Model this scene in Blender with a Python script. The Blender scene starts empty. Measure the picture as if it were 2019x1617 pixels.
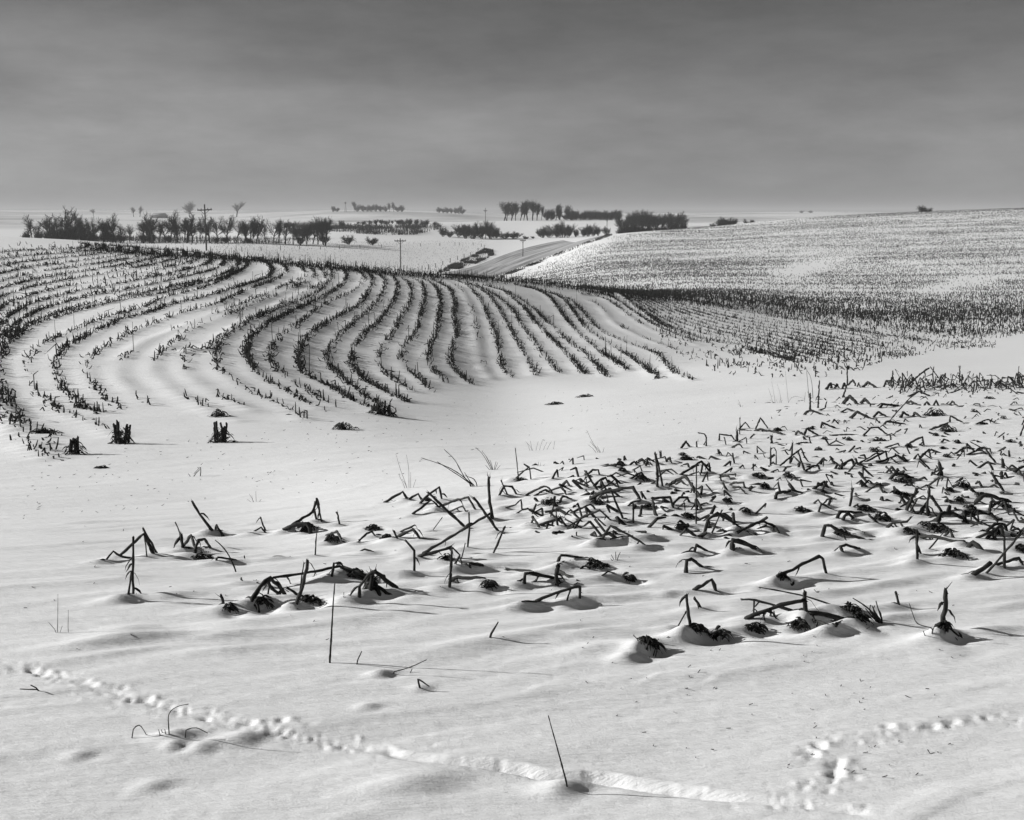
import bpy, math, random
import numpy as np

rng = np.random.default_rng(7)
random.seed(7)
S = bpy.context.scene
COL = S.collection

# ------------------------------------------------------------------ camera, sky, sun, exposure
F = 2267.0                      # focal length in pixels of the 2019 px wide photograph
PITCH = math.radians(9.5)
cp, sp = math.cos(PITCH), math.sin(PITCH)
cam_d = bpy.data.cameras.new("camera")
cam_d.sensor_width = 36.0
cam_d.lens = 36.0 * F / 2019.0
cam_d.clip_start = 0.1
cam_d.clip_end = 20000.0
cam = bpy.data.objects.new("camera", cam_d)
COL.objects.link(cam)
cam.location = (0, 0, 0)
cam.rotation_euler = (math.pi / 2 - PITCH, 0, 0)
S.camera = cam

SUN_EL = math.radians(21.0)
SUN_AZ = math.radians(8.0)      # the sun stands to the left, this far ahead of square
SUN_STRENGTH = 3.4
SKY_STRENGTH = 0.062
EXPOSURE = 0.92

world = bpy.data.worlds.new("World")
S.world = world
world.use_nodes = True
nt = world.node_tree
nt.nodes.clear()
def N(t, kind, **kw):
    n = t.nodes.new(kind)
    for k, v in kw.items():
        setattr(n, k, v)
    return n
sky = N(nt, "ShaderNodeTexSky", sky_type="NISHITA", sun_disc=False)
sky.sun_elevation = SUN_EL
sky.sun_rotation = math.radians(-82.0)
sky.air_density = 1.0
sky.dust_density = 1.5
bw = N(nt, "ShaderNodeRGBToBW")
tc = N(nt, "ShaderNodeTexCoord")
mp = N(nt, "ShaderNodeMapping")
mp.inputs["Scale"].default_value = (2.2, 2.2, 9.0)
mp.inputs["Rotation"].default_value = (0.0, 0.06, 0.0)
ns = N(nt, "ShaderNodeTexNoise")
ns.inputs["Scale"].default_value = 1.7
ns.inputs["Detail"].default_value = 12.0
ns.inputs["Roughness"].default_value = 0.66
cl = N(nt, "ShaderNodeMapRange")
cl.inputs["From Min"].default_value = 0.28
cl.inputs["From Max"].default_value = 0.72
cl.inputs["To Min"].default_value = 0.66
cl.inputs["To Max"].default_value = 1.32
sx = N(nt, "ShaderNodeSeparateXYZ")
gr = N(nt, "ShaderNodeValToRGB")
gr.color_ramp.interpolation = "EASE"
gr.color_ramp.elements[0].position = 0.0
gr.color_ramp.elements[0].color = (0.60, 0.60, 0.60, 1)
gr.color_ramp.elements[1].position = 0.20
gr.color_ramp.elements[1].color = (0.30, 0.30, 0.30, 1)
m1 = N(nt, "ShaderNodeMath", operation="MULTIPLY")
m2 = N(nt, "ShaderNodeMath", operation="MULTIPLY")
bg = N(nt, "ShaderNodeBackground")
bg.inputs["Strength"].default_value = SKY_STRENGTH
wo = N(nt, "ShaderNodeOutputWorld")
L = nt.links.new
L(sky.outputs[0], bw.inputs[0])
L(tc.outputs["Generated"], mp.inputs[0])
L(mp.outputs[0], ns.inputs["Vector"])
L(ns.outputs["Fac"], cl.inputs["Value"])
L(tc.outputs["Generated"], sx.inputs[0])
L(sx.outputs["Z"], gr.inputs[0])
L(bw.outputs[0], m1.inputs[0])
L(cl.outputs[0], m1.inputs[1])
L(m1.outputs[0], m2.inputs[0])
L(gr.outputs[0], m2.inputs[1])
L(m2.outputs[0], bg.inputs["Color"])
L(bg.outputs[0], wo.inputs[0])

sun_d = bpy.data.lights.new("sun", "SUN")
sun_d.energy = SUN_STRENGTH
sun_d.angle = math.radians(0.5)
sun_d.color = (1.0, 0.998, 0.99)
sun = bpy.data.objects.new("sun", sun_d)
COL.objects.link(sun)
to_sun = (-math.cos(SUN_EL) * math.cos(SUN_AZ), math.cos(SUN_EL) * math.sin(SUN_AZ), math.sin(SUN_EL))
from mathutils import Vector
sun.rotation_euler = Vector(to_sun).to_track_quat("Z", "Y").to_euler()
sun.location = (-30, 10, 30)

S.view_settings.view_transform = "Standard"
S.view_settings.look = "None"
S.view_settings.gamma = 1.0
S.view_settings.use_curve_mapping = False
S.view_settings.exposure = EXPOSURE

# ------------------------------------------------------------------ helpers
def ue(px, py):
    """photograph pixel -> (x/y, z/y) of its ray; camera at the origin looking along +Y"""
    xc = (np.asarray(px, float) - 1009.5) / F
    yc = -(np.asarray(py, float) - 808.5) / F
    den = cp + yc * sp
    return xc / den, (-sp + yc * cp) / den

def project(x, y, z):
    d = y * cp - z * sp
    up = y * sp + z * cp
    return 1009.5 + F * x / d, 808.5 - F * up / d

def pchip(xs, ys, xq):
    xs = np.asarray(xs, float); ys = np.asarray(ys, float)
    h = np.diff(xs); dl = np.diff(ys) / h
    m = np.zeros_like(ys)
    for i in range(1, len(xs) - 1):
        if dl[i - 1] * dl[i] > 0:
            w1 = 2 * h[i] + h[i - 1]; w2 = h[i] + 2 * h[i - 1]
            m[i] = (w1 + w2) / (w1 / dl[i - 1] + w2 / dl[i])
    m[0] = dl[0]; m[-1] = dl[-1]
    xq = np.clip(xq, xs[0], xs[-1])
    i = np.clip(np.searchsorted(xs, xq, side="right") - 1, 0, len(xs) - 2)
    t = (xq - xs[i]) / h[i]
    return ((1 + 2 * t) * (1 - t) ** 2 * ys[i] + t * (1 - t) ** 2 * h[i] * m[i]
            + t * t * (3 - 2 * t) * ys[i + 1] + t * t * (t - 1) * h[i] * m[i + 1])

def _hash(ix, iy, seed):
    n = (ix.astype(np.int64) * 374761393 + iy.astype(np.int64) * 668265263 + seed * 1274126177) & 0xFFFFFFFF
    n = ((n ^ (n >> 13)) * 1274126177) & 0xFFFFFFFF
    return ((n ^ (n >> 16)) & 0xFFFF) / 65535.0

def vnoise(x, y, seed=0):
    ix = np.floor(x); iy = np.floor(y)
    fx = x - ix; fy = y - iy
    fx = fx * fx * fx * (fx * (fx * 6 - 15) + 10); fy = fy * fy * fy * (fy * (fy * 6 - 15) + 10)
    a = _hash(ix, iy, seed); b = _hash(ix + 1, iy, seed); c = _hash(ix, iy + 1, seed); d = _hash(ix + 1, iy + 1, seed)
    return (a * (1 - fx) + b * fx) * (1 - fy) + (c * (1 - fx) + d * fx) * fy - 0.5

def in_poly(px, py, poly):
    inside = np.zeros(np.shape(px), bool)
    n = len(poly)
    for i in range(n):
        x1, y1 = poly[i]; x2, y2 = poly[(i + 1) % n]
        if y1 == y2:
            continue
        c = ((y1 > py) != (y2 > py)) & (px < (x2 - x1) * (py - y1) / (y2 - y1) + x1)
        inside ^= c
    return inside

def catmull(pts, step):
    P = np.asarray(pts, float)
    P = np.vstack([2 * P[0] - P[1], P, 2 * P[-1] - P[-2]])
    out = []
    for i in range(1, len(P) - 2):
        n = max(2, int(np.linalg.norm(P[i + 1] - P[i]) / step))
        t = np.linspace(0, 1, n, endpoint=False)[:, None]
        p0, p1, p2, p3 = P[i - 1], P[i], P[i + 1], P[i + 2]
        out.append(0.5 * (2 * p1 + (p2 - p0) * t + (2 * p0 - 5 * p1 + 4 * p2 - p3) * t ** 2 + (3 * p1 - p0 - 3 * p2 + p3) * t ** 3))
    out.append(P[-2][None])
    return np.vstack(out)

def resample(P, step):
    d = np.r_[0, np.cumsum(np.linalg.norm(np.diff(P, axis=0), axis=1))]
    n = max(2, int(d[-1] / step) + 1)
    q = np.linspace(0, d[-1], n)
    return np.stack([np.interp(q, d, P[:, k]) for k in range(P.shape[1])], 1)

def mesh_np(name, V, Fc, mat, smooth=False):
    """V (n,3), Fc (m,3) or (m,4) or a list of such arrays"""
    if not isinstance(Fc, list):
        Fc = [Fc]
    Fc = [np.asarray(f, np.int32) for f in Fc if len(f)]
    V = np.asarray(V, np.float32)
    me = bpy.data.meshes.new(name)
    me.vertices.add(len(V)); me.vertices.foreach_set("co", V.ravel())
    nl = sum(f.size for f in Fc); npoly = sum(len(f) for f in Fc)
    me.loops.add(nl); me.polygons.add(npoly)
    me.loops.foreach_set("vertex_index", np.concatenate([f.ravel() for f in Fc]))
    tot = np.concatenate([np.full(len(f), f.shape[1], np.int32) for f in Fc])
    me.polygons.foreach_set("loop_start", np.r_[0, np.cumsum(tot)[:-1]].astype(np.int32))
    if smooth:
        me.polygons.foreach_set("use_smooth", np.ones(npoly, bool))
    me.update(calc_edges=True)
    me.validate()
    if mat:
        me.materials.append(mat)
    return me

def link(name, data, parent=None, loc=None, **props):
    o = bpy.data.objects.new(name, data)
    COL.objects.link(o)
    if parent is not None:
        o.parent = parent
    if loc is not None:
        o.location = loc
    for k, v in props.items():
        if v is not None:
            o[k] = v
    return o

def tubes(P0, P1, R0, R1, n=3, cap=False):
    """prisms from P0 to P1 (k,3) -> verts, quads"""
    P0 = np.asarray(P0, float); P1 = np.asarray(P1, float)
    k = len(P0)
    R0 = np.broadcast_to(np.asarray(R0, float), (k,)); R1 = np.broadcast_to(np.asarray(R1, float), (k,))
    D = P1 - P0
    D /= np.linalg.norm(D, axis=1, keepdims=True) + 1e-12
    ref = np.where(np.abs(D[:, 2:3]) > 0.9, np.array([[1.0, 0, 0]]), np.array([[0, 0, 1.0]]))
    A = np.cross(D, ref); A /= np.linalg.norm(A, axis=1, keepdims=True)
    B = np.cross(D, A)
    an = np.arange(n) * 2 * np.pi / n
    ring = A[:, None, :] * np.cos(an)[None, :, None] + B[:, None, :] * np.sin(an)[None, :, None]
    V = np.concatenate([P0[:, None] + ring * R0[:, None, None], P1[:, None] + ring * R1[:, None, None]], 1)
    i = np.arange(n); j = (i + 1) % n
    q = np.stack([i, j, j + n, i + n], 1)
    Q = (q[None] + (np.arange(k) * 2 * n)[:, None, None]).reshape(-1, 4)
    return V.reshape(-1, 3), Q

class Bag:
    def __init__(s):
        s.v, s.f3, s.f4, s.n = [], [], [], 0
    def add(s, V, Fc):
        if not len(V):
            return
        Fc = np.asarray(Fc)
        (s.f3 if Fc.shape[1] == 3 else s.f4).append(Fc + s.n)
        s.v.append(np.asarray(V)); s.n += len(V)
    def mesh(s, name, mat, smooth=False):
        fs = [np.concatenate(f) for f in (s.f3, s.f4) if f]
        return mesh_np(name, np.concatenate(s.v), fs, mat, smooth)

def sweep(P, R, n=6, jag=0.0, seed=0, closed_ends=True):
    """smooth tube along polyline P with radii R -> verts, [quads, tris]"""
    r = np.random.default_rng(seed)
    P = np.asarray(P, float); R = np.asarray(R, float)
    T = np.gradient(P, axis=0)
    T /= np.linalg.norm(T, axis=1, keepdims=True) + 1e-12
    ref = np.array([0.3, 1.0, 0.2]); ref /= np.linalg.norm(ref)
    A = np.cross(T, ref); A /= np.linalg.norm(A, axis=1, keepdims=True) + 1e-12
    B = np.cross(T, A)
    an = np.arange(n) * 2 * np.pi / n
    ring = A[:, None] * np.cos(an)[None, :, None] + B[:, None] * np.sin(an)[None, :, None]
    V = P[:, None] + ring * (R[:, None] * (1 + 0.12 * r.standard_normal((len(P), n))))[:, :, None]
    if jag:
        V[-1] += T[-1] * (r.random((n, 1)) * jag)
    m = len(P)
    V = V.reshape(-1, 3)
    i = np.arange(n); j = (i + 1) % n
    q = np.stack([i, j, j + n, i + n], 1)
    Q = (q[None] + (np.arange(m - 1) * n)[:, None, None]).reshape(-1, 4)
    tr = np.zeros((0, 3), int)
    if closed_ends:
        V = np.vstack([V, P[0], P[-1]])
        a = len(V) - 2; b = len(V) - 1
        tr = np.vstack([np.stack([np.full(n, a), j, i], 1), np.stack([np.full(n, b), i + (m - 1) * n, j + (m - 1) * n], 1)])
    return V, Q, tr

# ------------------------------------------------------------------ materials
def material(name, color, rough=0.8, spec=0.2, noise=None, bump=None):
    m = bpy.data.materials.new(name)
    m.use_nodes = True
    t = m.node_tree
    b = t.nodes["Principled BSDF"]
    b.inputs["Roughness"].default_value = rough
    b.inputs["Specular IOR Level"].default_value = spec
    c = color if isinstance(color, tuple) else (color, color, color)
    b.inputs["Base Color"].default_value = (*c, 1)
    tcn = N(t, "ShaderNodeTexCoord")
    if noise:
        scale, lo, hi = noise
        nn = N(t, "ShaderNodeTexNoise"); nn.inputs["Scale"].default_value = scale; nn.inputs["Detail"].default_value = 5
        rr = N(t, "ShaderNodeValToRGB")
        rr.color_ramp.elements[0].position = 0.32; rr.color_ramp.elements[1].position = 0.68
        rr.color_ramp.elements[0].color = (*[x * lo for x in c], 1); rr.color_ramp.elements[1].color = (*[min(1, x * hi) for x in c], 1)
        t.links.new(tcn.outputs["Object"], nn.inputs["Vector"]); t.links.new(nn.outputs["Fac"], rr.inputs[0])
        t.links.new(rr.outputs[0], b.inputs["Base Color"])
    if bump:
        scale, dist = bump
        nb = N(t, "ShaderNodeTexNoise"); nb.inputs["Scale"].default_value = scale; nb.inputs["Detail"].default_value = 6
        bb = N(t, "ShaderNodeBump"); bb.inputs["Distance"].default_value = dist; bb.inputs["Strength"].default_value = 0.8
        t.links.new(tcn.outputs["Object"], nb.inputs["Vector"]); t.links.new(nb.outputs["Fac"], bb.inputs["Height"])
        t.links.new(bb.outputs[0], b.inputs["Normal"])
    return m

M_STALK = material("dry_stalk", (0.024, 0.024, 0.023), 0.75, 0.15, (22, 0.5, 1.7), (90, 0.002))
M_LEAF = material("dry_leaf", (0.026, 0.026, 0.025), 0.8, 0.1, (30, 0.5, 1.6))
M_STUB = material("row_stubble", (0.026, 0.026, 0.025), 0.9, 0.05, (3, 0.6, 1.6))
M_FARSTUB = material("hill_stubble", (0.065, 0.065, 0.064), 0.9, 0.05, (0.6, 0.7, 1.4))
M_WEED = material("dry_weed", (0.09, 0.088, 0.085), 0.85, 0.1)
M_BARK = material("bark", (0.028, 0.028, 0.027), 0.9, 0.1, (4, 0.6, 1.5))
M_TWIG = material("twigs", (0.030, 0.030, 0.029), 0.9, 0.05)
M_HAZETWIG = material("hazed_twigs", (0.13, 0.129, 0.127), 0.9, 0.05)  # distance haze put into the twig colour of the far skyline trees
M_BRUSH = material("brush", (0.036, 0.036, 0.035), 0.9, 0.05, (0.2, 0.6, 1.5))
M_WOOD = material("weathered_wood", (0.07, 0.069, 0.067), 0.85, 0.1, (6, 0.6, 1.5))
M_BARN = material("barn_board", (0.10, 0.10, 0.10), 0.9, 0.05, (1.5, 0.7, 1.3))
M_ROOF = material("barn_roof", (0.22, 0.22, 0.225), 0.8, 0.1, (1.0, 0.7, 1.3))
M_GLASS = material("insulator_glass", (0.12, 0.12, 0.125), 0.2, 0.5)

def snow_material():
    m = bpy.data.materials.new("snow")
    m.use_nodes = True
    t = m.node_tree
    b = t.nodes["Principled BSDF"]
    b.inputs["Roughness"].default_value = 0.65
    b.inputs["Specular IOR Level"].default_value = 0.25
    g = N(t, "ShaderNodeNewGeometry")
    mpn = N(t, "ShaderNodeMapping")
    mpn.inputs["Rotation"].default_value = (0, 0, math.radians(-24))
    mpn.inputs["Scale"].default_value = (1.0, 5.0, 1.0)
    n1 = N(t, "ShaderNodeTexNoise"); n1.inputs["Scale"].default_value = 2.2; n1.inputs["Detail"].default_value = 8; n1.inputs["Roughness"].default_value = 0.6
    r1 = N(t, "ShaderNodeMapRange")
    r1.inputs["From Min"].default_value = 0.3; r1.inputs["From Max"].default_value = 0.7
    r1.inputs["To Min"].default_value = 0.775; r1.inputs["To Max"].default_value = 0.845
    n2 = N(t, "ShaderNodeTexNoise"); n2.inputs["Scale"].default_value = 7.0; n2.inputs["Detail"].default_value = 9; n2.inputs["Roughness"].default_value = 0.62
    n3 = N(t, "ShaderNodeTexNoise"); n3.inputs["Scale"].default_value = 120.0; n3.inputs["Detail"].default_value = 4
    ad = N(t, "ShaderNodeMath", operation="MULTIPLY_ADD"); ad.inputs[1].default_value = 0.10
    bp = N(t, "ShaderNodeBump"); bp.inputs["Strength"].default_value = 0.4; bp.inputs["Distance"].default_value = 0.035
    cb = N(t, "ShaderNodeCombineColor")
    k = t.links.new
    k(g.outputs["Position"], mpn.inputs[0])
    k(mpn.outputs[0], n1.inputs["Vector"]); k(mpn.outputs[0], n2.inputs["Vector"]); k(g.outputs["Position"], n3.inputs["Vector"])
    k(n1.outputs["Fac"], r1.inputs["Value"])
    for s_ in ("Red", "Green", "Blue"):
        k(r1.outputs[0], cb.inputs[s_])
    # far off, ploughed land and stubble show through the thin snow in patches
    mf = N(t, "ShaderNodeMapping"); mf.inputs["Scale"].default_value = (0.0035, 0.0022, 0.0)
    nf = N(t, "ShaderNodeTexNoise"); nf.inputs["Scale"].default_value = 1.0; nf.inputs["Detail"].default_value = 6; nf.inputs["Roughness"].default_value = 0.6
    rf = N(t, "ShaderNodeMapRange"); rf.inputs["From Min"].default_value = 0.36; rf.inputs["From Max"].default_value = 0.56; rf.inputs["To Min"].default_value = 1.0; rf.inputs["To Max"].default_value = 0.12
    sf = N(t, "ShaderNodeSeparateXYZ")
    df = N(t, "ShaderNodeMapRange"); df.inputs["From Min"].default_value = 640; df.inputs["From Max"].default_value = 900
    mm = N(t, "ShaderNodeMath", operation="MULTIPLY")
    mx = N(t, "ShaderNodeMix", data_type="RGBA")
    mx.inputs["B"].default_value = (0.26, 0.26, 0.26, 1)
    k(g.outputs["Position"], mf.inputs[0]); k(mf.outputs[0], nf.inputs["Vector"]); k(nf.outputs["Fac"], rf.inputs["Value"])
    k(g.outputs["Position"], sf.inputs[0]); k(sf.outputs["Y"], df.inputs["Value"])
    k(rf.outputs[0], mm.inputs[0]); k(df.outputs[0], mm.inputs[1]); k(mm.outputs[0], mx.inputs["Factor"])
    k(cb.outputs[0], mx.inputs["A"]); k(mx.outputs["Result"], b.inputs["Base Color"])
    k(n3.outputs["Fac"], ad.inputs[0]); k(n2.outputs["Fac"], ad.inputs[2])
    k(ad.outputs[0], bp.inputs["Height"]); k(bp.outputs[0], b.inputs["Normal"])
    return m
M_SNOW = snow_material()

# ------------------------------------------------------------------ the ground
# profiles of the land along lines of sight: (distance, photo row where that distance is seen)
NEAR = [(3.26, 1578), (6.0, 1187)]
PROF = {
    -300: NEAR + [(10, 1045), (17, 940), (26, 815), (33, 735), (50, 630), (75, 520), (98, 462), (140, 470), (250, 496), (380, 478), (600, 455), (1000, 440), (2000, 419), (3500, 415), (6500, 424)],
    40: NEAR + [(10, 1040), (17, 930), (26, 800), (33, 720), (50, 620), (75, 520), (95, 471), (140, 478), (250, 500), (380, 478), (600, 456), (1000, 441), (2000, 418), (3500, 414), (6500, 424)],
    400: NEAR + [(10, 1040), (17, 925), (26, 800), (36, 700), (52, 600), (75, 522), (88, 498), (130, 506), (190, 512), (250, 500), (380, 478), (600, 462), (1000, 447), (2000, 422), (3500, 417), (6500, 425)],
    700: NEAR + [(10, 1020), (17, 910), (28, 800), (40, 720), (52, 640), (66, 570), (80, 524), (120, 546), (220, 546), (300, 515), (400, 481), (450, 474), (560, 446), (650, 440), (1000, 436), (1500, 417), (3500, 417), (6500, 425)],
    850: NEAR + [(10.5, 995), (18, 895), (31, 797), (42, 730), (56, 645), (70, 575), (82, 538), (125, 552), (230, 551), (300, 527), (400, 492), (480, 472), (560, 456), (650, 440), (1000, 436), (1500, 420), (3500, 418), (6500, 425)],
    1000: NEAR + [(11, 970), (20, 880), (34, 795), (45, 740), (60, 650), (75, 580), (86, 550), (130, 561), (240, 549), (300, 531), (400, 498), (500, 472), (600, 455), (690, 435), (800, 440), (2000, 425), (3500, 421), (6500, 427)],
    1200: NEAR + [(11, 950), (20, 868), (36, 775), (48, 730), (65, 650), (80, 600), (90, 578), (120, 578), (160, 566), (220, 525), (300, 480), (345, 461), (420, 468), (520, 462), (600, 447), (690, 434), (800, 440), (2000, 426), (3500, 421), (6500, 427)],
    1400: NEAR + [(11, 947), (20, 860), (34, 775), (48, 725), (62, 680), (80, 625), (98, 595), (125, 578), (160, 558), (220, 522), (300, 475), (380, 446), (460, 452), (650, 441), (1000, 436), (2000, 424), (3500, 420), (6500, 427)],
    1600: NEAR + [(11, 945), (20, 855), (32, 775), (48, 720), (62, 690), (85, 640), (110, 612), (140, 580), (220, 520), (320, 455), (400, 428), (520, 436), (1000, 430), (2000, 422), (3500, 419), (6500, 426)],
    1900: NEAR + [(11, 940), (20, 850), (34, 760), (52, 715), (66, 690), (90, 650), (115, 612), (150, 570), (230, 500), (320, 445), (400, 414), (520, 422), (1000, 428), (2000, 425), (3500, 420), (6500, 428)],
    2300: NEAR + [(11, 938), (20, 846), (34, 755), (52, 712), (66, 688), (90, 650), (115, 610), (150, 566), (230, 492), (320, 433), (400, 402), (520, 412), (1000, 424), (2000, 425), (3500, 420), (6500, 428)],
}
LT = np.linspace(math.log(1.0), math.log(6500.0), 700)
cols_u, cols_z = [], []
for c in sorted(PROF):
    ys = [1.0, 1.8]; zs = [-1.60, -1.635]
    us = []
    for (d, py) in PROF[c]:
        u_, e_ = ue(c, py)
        ys.append(d); zs.append(float(e_) * d); us.append(float(u_))
    cols_u.append(us[6]); cols_z.append(pchip(np.log(ys), zs, LT))
cols_u = np.array(cols_u); cols_z = np.array(cols_z)
UT = np.linspace(cols_u[0], cols_u[-1], 240)
TAB = np.stack([pchip(cols_u, cols_z[:, k], UT) for k in range(len(LT))], 1)     # (240, 700)
ker = np.exp(-0.5 * (np.arange(-9, 10) / 4.0) ** 2); ker /= ker.sum()
pad = np.pad(TAB, ((9, 9), (0, 0)), mode="edge")
TAB = sum(pad[i:i + len(UT)] * ker[i] for i in range(19))

def base_z(u, y):
    fu = np.clip((u - UT[0]) / (UT[1] - UT[0]), 0, len(UT) - 1.001)
    ft = np.clip((np.log(np.maximum(y, 1.0)) - LT[0]) / (LT[1] - LT[0]), 0, len(LT) - 1.001)
    i = fu.astype(int); j = ft.astype(int); a = fu - i; b = ft - j
    return (TAB[i, j] * (1 - a) + TAB[i + 1, j] * a) * (1 - b) + (TAB[i, j + 1] * (1 - a) + TAB[i + 1, j + 1] * a) * b

ui = np.linspace(-0.52, 0.52, 560)
uo = 0.52 + np.geomspace(0.003, 3.6, 34)
UG = np.r_[-uo[::-1], ui, uo]
YG = np.r_[1.0, 1.4, 1.8, 2.1, np.geomspace(2.4, 120, 800), np.geomspace(120.6, 6500, 180)]
UU, YY = np.meshgrid(UG, YG)           # rows = distance, columns = bearing
XX = UU * YY
ZZ = base_z(UU, YY)
WA = math.radians(24)                   # the wind that shaped the snow blew this way
wx = XX * math.cos(WA) + YY * math.sin(WA); wy = -XX * math.sin(WA) + YY * math.cos(WA)
near = np.clip((40 - YY) / 25, 0, 1)
ZZ += 0.055 * vnoise(wx / 6.5, wy / 2.6, 1) + 0.016 * vnoise(wx / 2.6 + 7, wy / 0.85, 2) * np.clip((70 - YY) / 40, 0, 1)
ZZ += 0.013 * near * vnoise(wx / 0.9 + 3, wy / 0.26, 3)
sas = vnoise(wx / 1.3 + 11, wy / 0.13 + 2 * vnoise(wx / 0.7, wy / 0.7, 8), 4)
ZZ += 0.012 * near * np.clip(sas, -0.1, 0.4) + 0.0022 * near * vnoise(wx / 0.22, wy / 0.06, 5)
# crusted wind ripples with a sharp lee edge, strongest toward the right-hand foreground
ph_ = wy / 0.16 + 1.6 * vnoise(wx / 0.8 + 5, wy / 0.35, 12) + 0.8 * vnoise(wx / 0.25, wy / 0.2, 13)
saw = (ph_ - np.floor(ph_))
mask = np.clip(1.6 * vnoise(wx / 1.1, wy / 0.5, 14) + 0.15 + 0.25 * np.clip(XX, -1, 1), 0, 1) * np.clip((9 - YY) / 4, 0, 1)
ZZ += 0.0055 * mask * np.where(saw < 0.85, saw / 0.85, (1 - saw) / 0.15)
ZZ += 0.0010 * np.clip((9 - YY) / 4, 0, 1) * vnoise(XX / 0.035, YY / 0.035, 15)
ZZ += 0.25 * vnoise(XX / 30, YY / 30, 6) * np.clip((YY - 25) / 60, 0, 1) * np.clip((900 - YY) / 500, 0, 1)
ZZ += 2.5 * vnoise(XX / 260, YY / 500, 9) * np.clip((YY - 700) / 800, 0, 1)

def zat(x, y):
    x = np.asarray(x, float); y = np.asarray(y, float)
    u = x / y
    i = np.clip(np.searchsorted(YG, y) - 1, 0, len(YG) - 2); j = np.clip(np.searchsorted(UG, u) - 1, 0, len(UG) - 2)
    a = np.clip((y - YG[i]) / (YG[i + 1] - YG[i]), 0, 1); b = np.clip((u - UG[j]) / (UG[j + 1] - UG[j]), 0, 1)
    return (ZZ[i, j] * (1 - b) + ZZ[i, j + 1] * b) * (1 - a) + (ZZ[i + 1, j] * (1 - b) + ZZ[i + 1, j + 1] * b) * a

def ground(px, py):
    """where the sight line of a photograph pixel meets the ground -> (k,3)"""
    px = np.atleast_1d(np.asarray(px, float)); py = np.atleast_1d(np.asarray(py, float))
    u, e = ue(px, py)
    out = np.zeros((len(px), 3))
    EG = ZZ / YY
    j = np.clip(np.searchsorted(UG, u) - 1, 0, len(UG) - 2)
    b = (u - UG[j]) / (UG[j + 1] - UG[j])
    for k in range(len(px)):
        prof = EG[:, j[k]] * (1 - b[k]) + EG[:, j[k] + 1] * b[k]
        hit = np.nonzero(prof[3:] >= e[k])[0]
        i = hit[0] + 3 if len(hit) else len(YG) - 1
        if i > 0:
            t = np.clip((e[k] - prof[i - 1]) / (prof[i] - prof[i - 1] + 1e-12), 0, 1)
            y = YG[i - 1] + t * (YG[i] - YG[i - 1])
        else:
            y = YG[0]
        out[k] = (u[k] * y, y, e[k] * y)
    return out

def bump(x, y, h, rx, ry, rot=WA):
    """raise (or sink) the snow round a point; works on the ground grid"""
    R = 3.0 * max(rx, ry)
    i0, i1 = np.searchsorted(YG, [y - R, y + R])
    j0, j1 = np.searchsorted(UG, [(x - R) / max(y, 0.5), (x + R) / max(y, 0.5)])
    if i1 <= i0 or j1 <= j0:
        return
    dx = XX[i0:i1, j0:j1] - x; dy = YY[i0:i1, j0:j1] - y
    c, s_ = math.cos(rot), math.sin(rot)
    a = (dx * c + dy * s_) / rx; b = (-dx * s_ + dy * c) / ry
    ZZ[i0:i1, j0:j1] += h * np.exp(-0.5 * (a * a + b * b))
# ------------------------------------------------------------------ where the rows run (photograph pixels)
K7 = 700 / 2019.0
Z = {"z1": (30, 360), "z2": (640, 360), "z3": (1220, 360), "z4": (30, 640), "z5": (640, 640)}
def zp(*args):
    out = []
    for i in range(0, len(args), 2):
        ox, oy = Z[args[i]]
        out += [(ox + x * K7, oy + y * K7) for x, y in args[i + 1]]
    return out
S0 = zp("z1", [(1240, 425), (1310, 455), (1310, 485), (1200, 540), (1000, 590), (800, 640), (650, 662), (400, 722), (230, 772), (130, 805), (20, 870), (-60, 960)], "z4", [(-90, 250), (-60, 400), (0, 500), (60, 565), (150, 605), (250, 645)])
S1 = zp("z1", [(1330, 428), (1400, 445), (1460, 490), (1440, 540), (1380, 562), (1250, 602), (1080, 652), (900, 692), (760, 742), (600, 785), (440, 862), (300, 932), (240, 1000)], "z4", [(215, 230), (240, 310), (280, 385), (340, 432), (380, 475), (490, 505)])
SX = zp("z1", [(900, 385), (1010, 402), (1020, 425), (900, 455), (700, 500), (450, 545), (200, 590), (20, 640), (-120, 700), (-230, 850)], "z4", [(-260, 300), (-200, 480), (-60, 620), (40, 705), (130, 750), (260, 805)])
UP = zp("z1", [(330, 345), (380, 355), (330, 370), (200, 372), (100, 372), (0, 375), (-150, 385)])
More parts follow.
